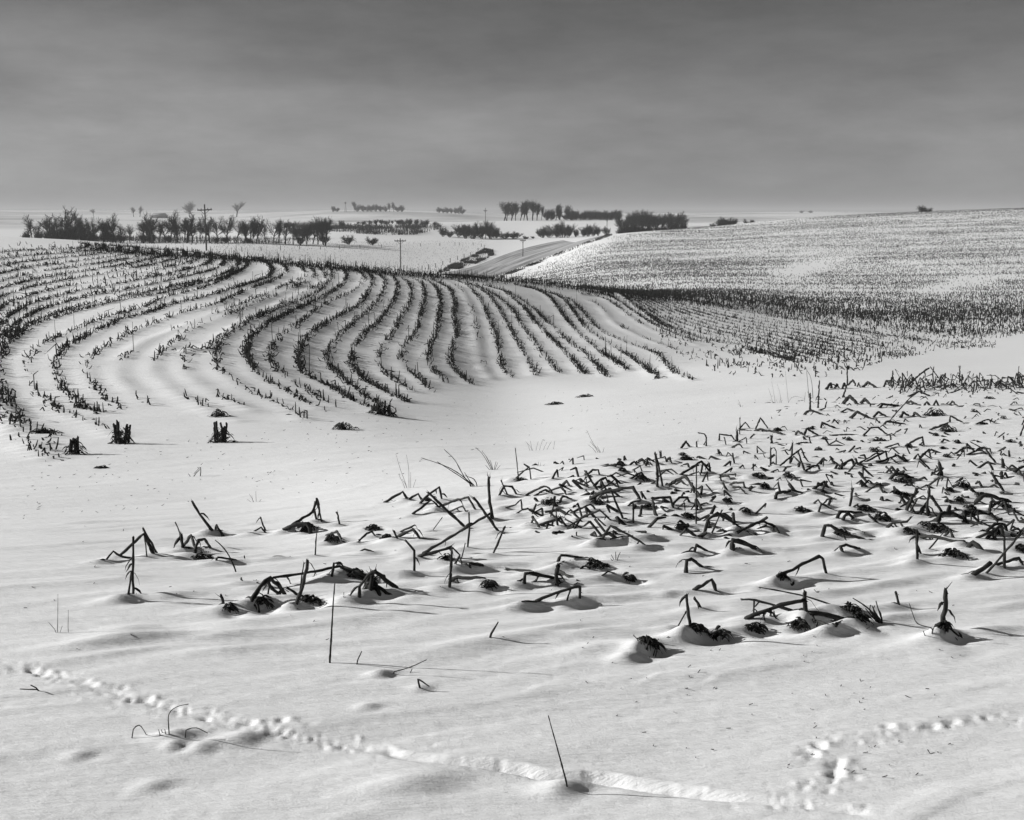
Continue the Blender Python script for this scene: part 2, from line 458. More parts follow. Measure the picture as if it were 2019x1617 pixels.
ROWS = [
    (0.95, 0, S1), (0.75, 0, S0),
    (0.55, 0, zp("z1", [(1270, 505), (1100, 592), (860, 655), (700, 720), (500, 778), (240, 882), (130, 942), (60, 1005)], "z4", [(60, 210), (85, 290), (115, 390), (180, 432), (240, 490), (330, 522), (430, 552), (500, 590), (600, 640)])),
    (0.5, 0, zp("z1", [(1490, 455), (1545, 495), (1500, 545), (1300, 622), (1150, 692), (950, 745), (700, 842)], "z4", [(540, 115), (430, 190), (405, 250), (440, 345), (500, 412), (600, 475)])),
    (0.42, 1, zp("z1", [(1590, 470), (1650, 510), (1640, 545), (1500, 602), (1300, 692), (1100, 762), (890, 852)], "z4", [(740, 100), (620, 200), (595, 300), (660, 365), (760, 455)])),
    (0.42, 1, zp("z1", [(1680, 490), (1700, 540), (1560, 610), (1350, 700), (1200, 760), (1000, 840)], "z4", [(890, 120), (800, 200), (795, 280), (850, 330), (930, 400), (1000, 430), (1080, 470), (1150, 510), (1300, 560)])),
    (0.42, 1, zp("z1", [(1740, 490), (1760, 560), (1600, 650), (1400, 750), (1200, 860), (1070, 960)], "z4", [(985, 150), (960, 200), (990, 290), (1080, 360), (1160, 410), (1260, 455), (1380, 500)])),
    (0.42, 0, zp("z1", [(1770, 470), (1800, 510), (1790, 560), (1700, 640), (1500, 720), (1330, 800), (1230, 860), (1180, 920)], "z4", [(1150, 150), (1155, 250), (1230, 310), (1330, 385), (1410, 415), (1560, 480), (1650, 545)])),
    (1.0, 0, zp("z1", [(1770, 458), (1850, 485), (1885, 530), (1860, 580), (1780, 640), (1650, 702), (1500, 772), (1400, 832), (1340, 892), (1315, 960)], "z4", [(1318, 185), (1345, 240), (1400, 302), (1470, 345), (1560, 392), (1650, 445), (1750, 492)])),
    (0.45, 0, zp("z1", [(1900, 480), (1975, 525), (1985, 570), (1900, 628), (1750, 702), (1600, 812), (1490, 900), (1442, 970)], "z4", [(1450, 190), (1475, 240), (1560, 315), (1650, 375), (1730, 425), (1850, 480)])),
    (0.9, 0, zp("z2", [(190, 487), (250, 518), (272, 560), (258, 612), (200, 692), (100, 752), (0, 808)], "z1", [(1700, 848), (1640, 912), (1612, 990)], "z4", [(1612, 210), (1630, 260), (1690, 312), (1800, 365), (1860, 402), (1990, 465), (2080, 510)])),
    (0.6, 0, zp("z2", [(270, 512), (330, 542), (346, 590), (312, 665), (250, 732), (130, 832), (60, 902)], "z5", [(12, 165), (22, 225), (60, 272), (130, 335), (220, 402), (300, 455), (370, 510)])),
    (0.85, 0, zp("z2", [(330, 518), (392, 545), (416, 592), (400, 662), (350, 742), (300, 802), (240, 852), (195, 905)], "z5", [(160, 150), (155, 222), (200, 292), (290, 362), (400, 412), (470, 442)])),
    (0.5, 0, zp("z2", [(400, 528), (460, 558), (492, 602), (490, 682), (440, 762), (400, 842), (340, 922)], "z5", [(302, 180), (322, 242), (362, 292), (430, 342), (500, 382)])),
    (0.65, 0, zp("z2", [(480, 542), (530, 562), (562, 592), (570, 652), (545, 762), (520, 852), (462, 922)], "z5", [(440, 145), (442, 222), (482, 272), (560, 332), (600, 382)])),
    (0.75, 0, zp("z2", [(550, 548), (595, 568), (642, 612), (665, 700), (652, 742), (640, 852), (602, 942)], "z5", [(590, 185), (612, 252), (690, 332)])),
    (0.8, 0, zp("z2", [(600, 552), (670, 582), (720, 622), (745, 702), (737, 752), (755, 852), (740, 902), (722, 960)], "z5", [(720, 200), (728, 245), (770, 292), (842, 347)])),
    (0.2, 1, zp("z2", [(700, 562), (780, 612), (848, 740), (862, 832), (885, 980)], "z5", [(905, 240), (950, 310)])),
    (0.8, 0, zp("z2", [(760, 565), (822, 592), (862, 642), (902, 692), (932, 772), (970, 852), (992, 960)], "z5", [(1002, 195), (1022, 262), (1055, 302)])),
    (0.75, 0, zp("z2", [(810, 572), (870, 602), (932, 642), (972, 692), (1022, 772), (1072, 862), (1120, 952)], "z5", [(1142, 172), (1172, 242), (1205, 292)])),
    (0.6, 0, zp("z2", [(860, 585), (910, 612), (970, 642), (1032, 692), (1080, 742), (1122, 822), (1170, 872), (1230, 962)], "z5", [(1252, 182), (1332, 277)])),
    (1.0, 0, zp("z2", [(900, 585), (960, 602), (1022, 622), (1082, 672), (1132, 712), (1192, 792), (1252, 852), (1332, 932)], "z5", [(1372, 162), (1430, 225), (1475, 282)])),
    (0.65, 0, zp("z2", [(1000, 605), (1092, 652), (1152, 692), (1202, 732), (1262, 792), (1342, 862), (1402, 922), (1480, 972)], "z5", [(1522, 212), (1602, 297)])),
    (0.95, 0, zp("z2", [(1080, 582), (1200, 612), (1262, 642), (1312, 692), (1352, 752), (1402, 812), (1492, 902), (1562, 962)], "z5", [(1652, 212), (1725, 262)])),
    (0.9, 0, zp("z2", [(1150, 592), (1250, 622), (1332, 652), (1392, 702), (1442, 772), (1502, 842), (1602, 912), (1702, 972)], "z5", [(1802, 232), (1902, 312)])),
    (0.6, 0, zp("z2", [(1300, 640), (1400, 672), (1470, 740), (1540, 820), (1640, 880), (1760, 930), (1900, 985)], "z5", [(1980, 270), (2100, 320)])),
    (0.5, 1, zp("z2", [(1350, 640), (1470, 662), (1562, 702), (1642, 792), (1702, 832), (1850, 900), (2000, 950)])),
    (0.5, 1, zp("z2", [(1450, 635), (1562, 652), (1642, 692), (1752, 772), (1852, 832), (2000, 890), (2150, 930)])),
    (0.6, 0, zp("z2", [(1500, 625), (1600, 640), (1680, 680), (1780, 750), (1880, 812), (1990, 862), (2120, 905)])),
]
def lerp_rows(A, B, n, lo, hi, ins):
    a = resample(catmull(A, 3), 1.0); b = resample(catmull(B, 3), 1.0)
    q = np.linspace(0, 1, 90)
    ga = np.stack([np.interp(q, np.linspace(0, 1, len(a)), a[:, k]) for k in (0, 1)], 1)
    gb = np.stack([np.interp(q, np.linspace(0, 1, len(b)), b[:, k]) for k in (0, 1)], 1)
    for i in range(n):
        t = (i + 0.5) / n
        ROWS.append((rng.uniform(lo, hi) * ins, 0, [tuple(p) for p in (ga * (1 - t) + gb * t)[::3]]))
lerp_rows(S0, SX, 4, 0.5, 0.85, 1)
lerp_rows(SX[:10], UP + [(-60, 500)], 7, 0.7, 1.1, 1)
FA = zp("z2", [(1540, 612), (1640, 625), (1700, 650), (1800, 730), (1900, 800), (2010, 850)], "z3", [(480, 892), (640, 925), (800, 972), (1000, 1020)])
FB = zp("z3", [(0, 628), (300, 655), (600, 705), (900, 762), (1150, 802), (1400, 852), (1600, 880), (1750, 900)])
lerp_rows(FA, FB, 12, 0.3, 0.75, 1)
ROWS.append((0.9, 0, FA)); ROWS.append((0.95, 0, FB))

row_pts = []        # (x, y, strength, ridge-only)
for strength, faint, px_pts in ROWS:
    c = catmull(px_pts, 2.0)
    g = ground(c[:, 0], c[:, 1])
    ok = (g[:, 1] < 112) & (g[:, 1] > 12)
    g = g[ok]
    if len(g) < 4:
        continue
    cut = np.nonzero(np.linalg.norm(np.diff(g[:, :2], axis=0), axis=1) > 12)[0]
    for seg in np.split(g, cut + 1):
        if len(seg) < 4:
            continue
        # smooth out the grazing sight lines
        sm = seg.copy()
        for _ in range(3):
            sm[1:-1] = (sm[:-2] + 2 * sm[1:-1] + sm[2:]) / 4
        r = resample(sm[:, :2], 0.24)
        row_pts.append((r, strength, faint))
# ridges of snow caught along the rows
for r, st, faint in row_pts:
    for (x, y) in r[::2]:
        if y > 95:
            continue
        n_ = vnoise(np.array([x / 1.3]), np.array([y / 1.3]), 21)[0]
        bump(x - 0.06, y, (0.038 + 0.05 * n_) * (1.25 if faint else 1.0), 0.24, 0.13)

# stubble along the rows
stub_P0, stub_P1, stub_P2, stub_R = [], [], [], []
near_stub = []
def add_stalks(x, y, hmin, hmax, r0, tilt=0.45, sink=0.03, keep=True):
    n = len(x)
    h = rng.uniform(hmin, hmax, n)
    a = rng.uniform(0, 2 * np.pi, n); tl = np.abs(rng.normal(0, tilt, n))
    lying = rng.random(n) < 0.30
    tl = np.where(lying & (tilt > 0.4), rng.uniform(0.9, 1.5, n), tl)
    h = h * np.where(y < 34, 0.75, 1.0)
    z = zat(x, y) - sink
    p0 = np.stack([x, y, z], 1)
    k = rng.uniform(0.55, 0.95, n)
    d1 = np.stack([np.cos(a) * np.sin(tl), np.sin(a) * np.sin(tl), np.cos(tl)], 1)
    p1 = p0 + d1 * (h * k)[:, None]
    a2 = a + rng.normal(0, 1.2, n)
    drop = rng.choice([0.0, 1.0], n, p=[0.45, 0.55])
    t2 = tl * 0.5 + drop * rng.uniform(1.1, 2.6, n)
    d2 = np.stack([np.cos(a2) * np.sin(t2), np.sin(a2) * np.sin(t2), np.cos(t2)], 1)
    p2 = p1 + d2 * (h * rng.uniform(0.3, 0.9, n))[:, None]
    r = r0 * rng.uniform(0.6, 1.25, n)
    if keep:
        stub_P0.append(p0); stub_P1.append(p1); stub_P2.append(p2); stub_R.append(r)
    return p0, p1, p2, r

NEAR_CAND = []
for r, st, faint in row_pts:
    m = len(r)
    gaps = vnoise(r[:, 0] / 2.2, r[:, 1] / 2.2, 31) + 0.5
    dens = st * np.clip(0.15 + 1.5 * gaps, 0, 1.3)
    if faint:
        dens = st * np.clip(2.2 * (gaps - 0.35), 0, 1.5)
    dens = dens * np.where(r[:, 1] < 25, 0.62, np.where(r[:, 1] < 34, 0.9, 1.0)) * np.where((r[:, 0] / r[:, 1] < -0.41) & (r[:, 1] < 40), 0.5, 1.0)
    dens = dens * np.where((r[:, 1] > 48) & (r[:, 0] / r[:, 1] < -0.17), 1.55, 1.0)
    cnt = np.minimum(rng.poisson(dens * 5.8), 11)
    idx = np.repeat(np.arange(m), cnt)
    if not len(idx):
        continue
    x = r[idx, 0] + rng.normal(0, 0.062, len(idx)); y = r[idx, 1] + rng.normal(0, 0.085, len(idx))
    nearm = (y < 30) & (rng.random(len(idx)) < 0.25)
    for q in np.nonzero(nearm)[0]:
        NEAR_CAND.append((x[q], y[q]))
    f = ~nearm
    add_stalks(x[f], y[f], 0.07, 0.25, 0.020, tilt=0.6)
    # a few taller stalks left standing
    tall = rng.random(len(idx)) < 0.016
    if tall.any():
        add_stalks(x[tall], y[tall], 0.4, 0.75, 0.016, tilt=0.14)

def scatter_world(poly, n, ylim, xlim):
    x = rng.uniform(xlim[0], xlim[1], n); y = rng.uniform(ylim[0], ylim[1], n)
    z = zat(x, y)
    px, py = project(x, y, z)
    ok = in_poly(px, py, poly)
    return x[ok], y[ok], px[ok], py[ok]

# ragged fringe along the brow of the field
fr = catmull([(180, 489), (300, 500), (400, 506), (480, 512), (560, 519), (650, 527), (760, 537), (870, 545), (960, 551), (1050, 557), (1130, 567), (1210, 583)], 1.0)
gpx = np.repeat(fr, 2, axis=0) + np.c_[rng.uniform(-2, 2, 2 * len(fr)), np.abs(rng.normal(0, 3.2, 2 * len(fr)))]
g = ground(gpx[:, 0], gpx[:, 1]); g = g[g[:, 1] < 112]
add_stalks(g[:, 0], g[:, 1], 0.15, 0.5, 0.022, tilt=0.3)
# trampled stubble where the rows run out on the right
x, y, px, py = scatter_world([(1290, 640), (1560, 655), (1880, 640), (1960, 650), (1960, 690), (1860, 690), (1760, 712), (1650, 745), (1400, 748), (1290, 735)], 26000, (40, 92), (8, 48))
k = vnoise(x / 3.0, y / 3.0, 41) + 0.5
f = rng.random(len(x)) < 0.09 + 0.85 * np.clip(k - 0.40, 0, 1)
add_stalks(x[f], y[f], 0.10, 0.30, 0.026)
# rough growth in the draw between the two fields
x, y, px, py = scatter_world([(1130, 564), (1250, 576), (1450, 576), (1600, 590), (1900, 586), (2040, 586), (2040, 645), (1960, 690), (1900, 690), (1800, 672), (1600, 640), (1450, 612), (1300, 594), (1200, 583)], 60000, (80, 175), (2, 90))
k = vnoise(x / 11.0, y / 4.0, 43) + 0.5
band = np.interp(px, [1130, 1250, 1450, 1600, 1900, 2040], [566, 581, 598, 612, 630, 632])
sg = np.interp(px, [1130, 1300, 1600, 1900], [8, 10, 17, 30])
f = rng.random(len(x)) < 0.05 + 0.75 * np.exp(-((py - band) / sg) ** 2) * (0.2 + 1.0 * k)
add_stalks(x[f], y[f], 0.2, 0.5, 0.034, tilt=0.35)
# rough left brow
x, y, px, py = scatter_world([(-60, 476), (150, 486), (330, 505), (440, 520), (330, 560), (38, 620), (-60, 630)], 9000, (48, 104), (-55, -15))
k = vnoise(x / 3.0, y / 3.0, 44) + 0.5
f = rng.random(len(x)) < 1.1 * np.clip(k - 0.2, 0, 1)
add_stalks(x[f], y[f], 0.12, 0.36, 0.030, tilt=0.6)
# ------------------------------------------------------------------ near stubble, traced stalk by stalk
ZB = {"A": (180, 970, 460 / 2019), "B": (600, 920, 460 / 2019), "C": (600, 1070, 460 / 2019), "D": (1000, 880, 460 / 2019),
      "E": (1000, 1040, 460 / 2019), "F": (1440, 720, 460 / 2019), "G": (1300, 830, 300 / 2019), "H": (1440, 880, 460 / 2019), "I": (1440, 1030, 460 / 2019)}
# zoom, width, points (x, y[, 1 = on the snow]), label, short name used to point at neighbours, torn leaves
STALKS = [
 ("A",22,[(365,910,1),(362,700),(365,430)],"tall straight corn stalk standing alone at the tapering end of the stubble","the tall lone upright stalk",3),
 ("A",20,[(325,940,1),(338,840),(352,745)],"short stub leaning against the foot of the tall lone upright stalk",None,3),
 ("A",26,[(540,570,1),(495,470),(458,388),(350,495),(250,578,1)],"thick stalk snapped into a peaked inverted V at the stubble's tapering end","the peaked V stalk",1),
 ("A",18,[(575,550,1),(520,450),(450,330)],"straight slanting stalk crossing the top of the peaked V stalk",None,0),
 ("A",18,[(330,580,1),(250,572),(190,530),(130,610,1)],"low bent stalk whose torn tip hooks down at the very end of the stubble",None,1),
 ("A",12,[(482,580,1),(472,480),(458,400)],None,None,2),
 ("A",14,[(795,500,1),(780,400),(730,285)],"thin pointed stalk rising out of a dark leafy clump","the thin pointed stalk",0),
 ("A",34,[(795,525,1),(785,470),(778,415)],None,None,1),
 ("A",24,[(800,485,1),(865,395),(885,460),(900,520,1)],None,None,1),
 ("A",26,[(895,560,1),(925,450),(985,440),(1035,515,1)],None,None,1),
 ("A",24,[(1045,375,1),(960,260),(880,135)],"straight bare stalk leaning steeply over open snow at the back edge","the steep leaning stalk",1),
 ("A",22,[(1145,375,1),(1080,300),(1075,370,1)],None,None,1),
 ("A",16,[(1510,370,1),(1470,330),(1410,375,1)],None,None,0),
 ("A",14,[(1508,350,1),(1485,300),(1468,240)],None,None,1),
 ("A",36,[(1910,350,1),(1870,275),(1780,305),(1670,360,1)],"thick low arched stalk hung with torn leaves beside a tall hairpin stalk",None,3),
 ("A",22,[(1670,362,1),(1800,270),(1915,190),(1952,60),(1990,250,1)],"stalk folded into a tall narrow hairpin at the back edge of the stubble","the tall hairpin stalk",2),
 ("A",20,[(1948,262,1),(1930,175)],None,None,0),
 ("A",12,[(1940,565,1),(1945,450),(1956,325)],"slim spike standing free on smooth snow in front of the tall hairpin stalk",None,0),
 ("A",18,[(1085,630,1),(1092,604),(1170,613),(1255,622,1)],"flat stalk piece lying on a small drift under a thin curved weed","the flat drift stalk",0),
 ("A",10,[(1560,577,1),(1610,574),(1680,584,1)],None,None,0),
 ("A",14,[(1332,602,1),(1325,575)],None,None,0),
 ("A",14,[(1310,800,1),(1300,778)],None,None,0),
 ("A",16,[(1440,800,1),(1410,782)],None,None,0),
 ("A",26,[(1150,1005,1),(1125,935)],"short stub poking from the shaded lip of a drift",None,0),
 ("A",36,[(1390,995,1),(1470,880),(1550,788),(1620,850),(1690,925,1)],"thick stalk bent into a broad shaggy inverted V under a long rail-like stalk","the shaggy V stalk",4),
 ("A",30,[(1640,930,1),(1560,870),(1525,800)],None,None,1),
 ("A",16,[(1528,920,1),(1542,850)],None,None,0),
 ("A",20,[(1455,1030,1),(1430,960),(1510,935),(1535,975,1)],None,None,1),
 ("A",30,[(1780,1000,1),(1830,870),(1872,640)],"upright split stalk standing in front of the long rail-like stalk","the upright split stalk",2),
 ("A",14,[(1805,920,1),(1825,750),(1842,640)],None,None,0),
 ("A",28,[(1795,940,1),(1750,905),(1705,875)],None,None,1),
 ("A",24,[(1500,840,1),(1580,785),(2000,728),(2150,700),(2240,760,1)],"long nearly level stalk propped like a rail above the snow","the long rail-like stalk",3),
 ("B",22,[(690,320,1),(760,285),(855,238),(888,300,1)],None,None,1),
 ("B",16,[(910,300,1),(985,245),(1012,295,1)],None,None,1),
 ("B",20,[(1000,330,1),(1070,262),(1170,192),(1188,300,1)],"angular arch stalk standing at the top of a crossed heap of stalks","the angular arch stalk",1),
 ("B",18,[(940,435,1),(1100,320),(1165,395,1)],None,None,1),
 ("B",25,[(1390,548,1),(1230,400),(1078,258)],"long straight stalk slanting down across the crossed heap","the long slanting stalk",0),
 ("B",20,[(1165,395,1),(1300,335),(1420,298),(1482,400,1)],None,None,1),
 ("B",25,[(1672,568,1),(1570,420),(1470,290)],"straight stalk slanting beside the tall pointed spike stalk","the second slanting stalk",0),
 ("B",26,[(1628,462,1),(1606,330),(1595,128)],"tall pointed spike stalk standing behind the crossed heap","the tall pointed spike",1),
 ("B",14,[(1250,402,1),(1372,358),(1398,418,1)],None,None,1),
 ("B",24,[(1030,768,1),(1380,560),(1600,430)],"long pale edged stalk propped up at an angle over the crossed heap","the long propped stalk",1),
 ("B",16,[(1413,720,1),(1432,560),(1424,430)],None,None,0),
 ("B",18,[(1637,775,1),(1732,555)],"single stalk leaning out alone on smooth snow beside the crossed heap",None,0),
 ("B",14,[(1740,382,1),(1830,350),(1876,293),(1884,372,1)],None,None,1),
 ("B",20,[(1685,278,1),(1730,190),(1800,195),(1836,258,1)],None,None,2),
 ("B",14,[(1757,268,1),(1705,152)],None,None,0),
 ("B",12,[(1830,118,1),(1946,12),(1962,112,1)],"thin stalk folded into a sharp tent beside the fine paired rod","the sharp tent stalk",0),
 ("B",8,[(1852,98,1),(1840,-20),(1826,-150)],"fine paired rod standing up at the back edge near grass tufts",None,0),
 ("B",16,[(308,522,1),(296,470),(284,428)],None,None,0),
 ("B",22,[(190,612,1),(285,578),(318,648,1)],None,None,2),
 ("B",18,[(458,672,1),(540,600),(585,580),(612,622,1)],None,None,1),
 ("B",22,[(805,642,1),(780,590)],None,None,0),
 ("B",28,[(800,635,1),(940,555),(1002,638,1)],"thick arched stalk with a square end in the middle of the stubble",None,2),
 ("B",18,[(830,585,1),(948,530)],None,None,1),
 ("B",8,[(1112,584,1),(1192,478)],None,None,0),
 ("C",20,[(950,297,1),(955,120),(880,40)],"upright stalk with its thin top kinked sideways, alone in front of the heap","the kinked top stalk",0),
 ("C",30,[(988,152,1),(1130,112),(1262,75)],None,None,3),
 ("C",24,[(1258,425,1),(1272,250),(1276,108)],"upright stalk at the end of two logs lying on the snow","the upright log-end stalk",1),
 ("C",16,[(1300,252,1),(1350,170),(1285,108)],None,None,1),
 ("C",14,[(1366,252,1),(1345,185)],None,None,0),
 ("C",10,[(1362,155,1),(1392,30)],None,None,0),
 ("C",24,[(1345,168,1),(1600,213),(1760,252),(1985,282,1)],"long log-like stalk lying along a drift and running into the snow","the long lying stalk",1),
 ("C",34,[(1265,345,1),(1320,328),(1420,345),(1565,358,1)],"thick dark stalk lying level over a shaded hollow","the thick level stalk",1),
 ("C",24,[(1432,255,1),(1425,215),(1542,242,1)],None,None,0),
 ("C",28,[(482,525,1),(478,440),(560,330),(605,305)],"thick stalk with a swollen foot holding up the rail-like stalk's far end","the swollen foot stalk",1),
 ("C",40,[(575,482,1),(590,350)],None,None,2),
 ("C",40,[(645,482,1),(602,365)],None,None,1),
 ("C",38,[(800,452,1),(700,380),(620,318)],"thick stalk slanting down to a pointed drift tail","the thick slanting stalk",2),
 ("C",28,[(530,335,1),(405,268),(450,252),(560,300),(625,345,1)],None,None,3),
 ("C",36,[(325,315,1),(340,278),(440,295),(525,335,1)],None,None,3),
 ("C",22,[(240,352,1),(258,232),(312,242)],None,None,2),
 ("C",16,[(488,95,1),(520,72),(602,94,1)],None,None,1),
 ("E",32,[(145,520,1),(150,435),(250,452),(418,492,1)],"stout stalk bent at a right angle with fringed underside","the fringed right-angle stalk",3),
 ("E",34,[(432,512,1),(420,430),(442,348)],None,None,2),
 ("E",24,[(430,400,1),(470,405),(560,468),(605,488,1)],None,None,1),
 ("E",22,[(438,322,1),(466,268),(560,280),(645,292,1)],None,None,2),
 ("E",18,[(450,372,1),(552,350,1)],None,None,0),
 ("E",26,[(250,687,1),(420,622),(590,570),(634,568),(628,668,1)],"long arched stalk with a squared shoulder, alone at the front of the stubble","the squared arch stalk",1),
 ("E",16,[(518,684,1),(545,600)],None,None,0),
 ("E",14,[(130,702,1),(180,688),(255,690,1)],None,None,0),
 ("E",14,[(818,467,1),(870,428),(928,442,1)],None,None,0),
 ("E",20,[(828,152,1),(890,32),(1050,100),(1195,182,1)],"stalk folded into a wide sharp tent standing by itself in the middle","the wide tent stalk",0),
 ("E",14,[(890,142,1),(1000,118),(1275,102,1)],None,None,0),
 ("E",16,[(768,158,1),(842,152,1)],None,None,0),
 ("E",26,[(1620,258,1),(1632,194),(1735,242,1)],None,None,1),
 ("E",30,[(1545,415,1),(1558,300),(1590,294),(1685,358,1)],"short thick stalk bent over like a crooked hook behind a small arch","the crooked hook stalk",2),
 ("E",30,[(1608,574,1),(1690,535),(1775,468),(1805,566,1)],"short arched stalk with a bulky elbow over a long dark hollow","the bulky elbow stalk",1),
 ("E",28,[(1582,945,1),(1565,790),(1548,680)],"upright stub with a frayed top on a bright snow peak at the front edge","the snow peak stub",1),
 ("E",12,[(1475,902,1),(1548,775)],None,None,0),
 ("E",24,[(1672,718,1),(1622,648)],None,None,0),
 ("D",16,[(390,292,1),(432,212),(440,278,1)],None,None,1),
 ("D",16,[(690,262,1),(740,215),(790,213),(797,252,1)],None,None,1),
 ("D",18,[(162,428,1),(320,352),(362,368),(392,428,1)],None,None,0),
 ("D",14,[(232,438,1),(330,388),(362,412,1)],None,None,0),
 ("D",16,[(340,412,1),(472,358),(514,418,1)],None,None,1),
 ("D",20,[(480,348,1),(515,308),(542,352,1)],None,None,2),
 ("D",20,[(785,405,1),(730,330),(680,248)],None,None,1),
 ("D",10,[(690,372,1),(684,308)],None,None,0),
 ("D",18,[(748,362,1),(800,308),(852,283),(870,322,1)],None,None,1),
 ("D",20,[(868,402,1),(818,322)],None,None,0),
 ("D",14,[(808,402,1),(936,306),(972,392,1)],None,None,0),
 ("D",30,[(718,485,1),(800,430),(1000,393),(1088,378),(1158,494,1)],"big level stalk with a bird-beak tip bridging the dense middle stubble","the big bridging stalk",2),
 ("D",20,[(800,458,1),(900,450),(992,458,1)],None,None,1),
 ("D",18,[(1002,668,1),(950,550),(903,438)],"straight slim stalk slanting down in front of the big bridging stalk",None,0),
 ("D",20,[(1090,672,1),(1090,518)],"short upright post-like stalk in front of the big bridging stalk",None,0),
 ("D",16,[(1040,537,1),(1090,503),(1152,498,1)],None,None,0),
 ("D",24,[(1288,642,1),(1268,540),(1256,430),(1410,392),(1442,458,1)],"upright stalk whose top turns over like a gallows arm","the gallows arm stalk",1),
 ("D",20,[(1300,372,1),(1296,200),(1280,92)],"taller of two crossed upright stalks that meet in a narrow peak","the narrow crossed pair",0),
 ("D",16,[(1346,367,1),(1312,200),(1287,95)],"second upright of the narrow crossed pair, leaning into the taller one",None,0),
 ("D",20,[(1500,262,1),(1680,150),(1752,242,1)],"wide gable shaped stalk behind the thin tall rod stalk","the wide gable stalk",1),
 ("D",18,[(1756,242,1),(1745,172)],None,None,0),
 ("D",24,[(1388,358,1),(1540,280),(1600,360),(1660,434,1)],None,None,2),
 ("D",18,[(1622,424,1),(1598,345)],None,None,0),
 ("D",12,[(1635,687,1),(1636,430),(1638,178)],"thin tall rod-like stalk standing dead straight in the middle stubble","the thin tall rod",0),
 ("D",14,[(1318,227,1),(1420,207),(1474,248,1)],None,None,0),
 ("D",12,[(1580,257,1),(1660,228),(1677,262,1)],None,None,0),
 ("D",22,[(1422,528,1),(1490,468),(1560,468),(1578,514,1)],None,None,0),
 ("D",24,[(1713,778,1),(1738,660),(1820,622),(1920,690),(2015,755,1)],"smoothly curved stalk arching over like a croquet hoop","the hoop stalk",0),
 ("D",14,[(1770,773,1),(1857,578)],None,None,0),
 ("D",18,[(282,728,1),(232,652),(208,692,1)],None,None,1),
 ("D",26,[(288,692,1),(400,655),(440,640)],None,None,2),
 ("D",20,[(437,718,1),(424,640)],None,None,0),
 ("D",20,[(507,712,1),(458,638)],None,None,0),
 ("D",16,[(645,722,1),(510,648)],None,None,0),
 ("D",14,[(375,642,1),(400,558)],None,None,0),
 ("D",14,[(422,642,1),(424,558)],None,None,0),
 ("D",20,[(645,672,1),(555,578)],None,None,1),
 ("D",18,[(548,592,1),(722,518),(762,564,1)],None,None,0),
 ("D",18,[(598,672,1),(800,588),(892,682,1)],"long low arch stalk in front of the dense middle stubble",None,1),
 ("D",30,[(402,532,1),(410,465)],None,None,1),
 ("D",20,[(455,502,1),(480,448),(548,478,1)],None,None,1),
 ("D",14,[(80,602,1),(132,568)],None,None,0),
 ("D",18,[(928,187,1),(975,132),(1002,164,1)],None,None,1),
 ("D",18,[(1058,168,1),(1100,132),(1122,163,1)],None,None,1),
 ("D",16,[(1130,140,1),(1165,115),(1190,142,1)],None,None,1),
 ("D",18,[(1200,182,1),(1215,98),(1272,112,1)],None,None,1),
 ("D",12,[(1080,222,1),(1152,182),(1168,228,1)],None,None,0),
 ("D",18,[(1068,302,1),(1160,238),(1202,293,1)],None,None,2),
 ("D",18,[(1330,108,1),(1327,62)],None,None,0),
 ("D",16,[(1373,143,1),(1410,108),(1418,152,1)],None,None,0),
 ("D",26,[(1845,262,1),(1880,268),(1922,288,1)],None,None,0),
 ("D",14,[(1850,312,1),(1844,262)],None,None,0),
 ("D",20,[(1892,403,1),(1868,352)],None,None,0),
 ("D",12,[(600,788,1),(600,762)],None,None,0),
 ("G",28,[(288,372,1),(355,275),(398,333,1)],None,None,1),
 ("G",24,[(502,358,1),(494,293)],None,None,0),
 ("G",18,[(622,338,1),(626,230),(600,178),(520,168)],None,None,1),
 ("G",14,[(588,327,1),(622,268)],None,None,0),
 ("G",20,[(790,267,1),(800,183),(960,203),(993,252,1)],None,None,1),
 ("G",16,[(882,323,1),(865,232)],None,None,0),
 ("G",14,[(1065,182,1),(1070,60),(1070,-30)],None,None,0),
 ("G",18,[(1058,112,1),(1140,22),(1203,103,1)],None,None,0),
 ("G",36,[(1030,285,1),(1030,150)],None,None,1),
 ("G",22,[(958,362,1),(1060,308),(1104,363,1)],None,None,1),
 ("G",16,[(1048,292,1),(1150,232),(1162,323,1)],None,None,0),
 ("G",34,[(1078,122,1),(1250,180),(1330,163),(1484,234,1)],"dark heavy stalk lying across low stubs at the upper part of the stubble","the dark heavy stalk",3),
 ("G",22,[(1200,238,1),(1252,188)],None,None,0),
 ("G",36,[(1490,303,1),(1490,218)],None,None,0),
 ("G",38,[(1458,142,1),(1540,155),(1624,188,1)],None,None,0),
 ("G",16,[(1300,438,1),(1295,347),(1383,424,1)],None,None,0),
 ("G",20,[(1475,608,1),(1478,383)],"taller stick of the small doorway shaped pair","the doorway shaped pair",0),
 ("G",14,[(1550,593,1),(1552,420),(1522,368),(1482,388)],"bent over second stick of the small doorway shaped pair",None,0),
 ("G",22,[(1728,588,1),(1760,450),(1766,328)],"upright stalk at the side of an open gable of bent stalks","the open gable",0),
 ("G",22,[(1598,613,1),(1760,480),(1882,388),(1932,510),(1974,568,1)],"long stalk bent into the open gable's ridge",None,0),
 ("G",22,[(1740,572,1),(1780,488),(1864,578,1)],None,None,0),
 ("G",24,[(1925,684,1),(1880,550),(1843,446)],None,None,0),
 ("G",22,[(992,573,1),(974,448)],None,None,0),
 ("G",16,[(980,503,1),(912,408),(888,443,1)],None,None,0),
 ("G",30,[(792,458,1),(784,412)],None,None,1),
 ("G",26,[(83,548,1),(140,507),(158,573,1)],None,None,1),
 ("G",26,[(905,960,1),(848,876)],None,None,0),
 ("G",28,[(938,868,1),(980,842),(1115,842),(1132,924,1)],None,None,1),
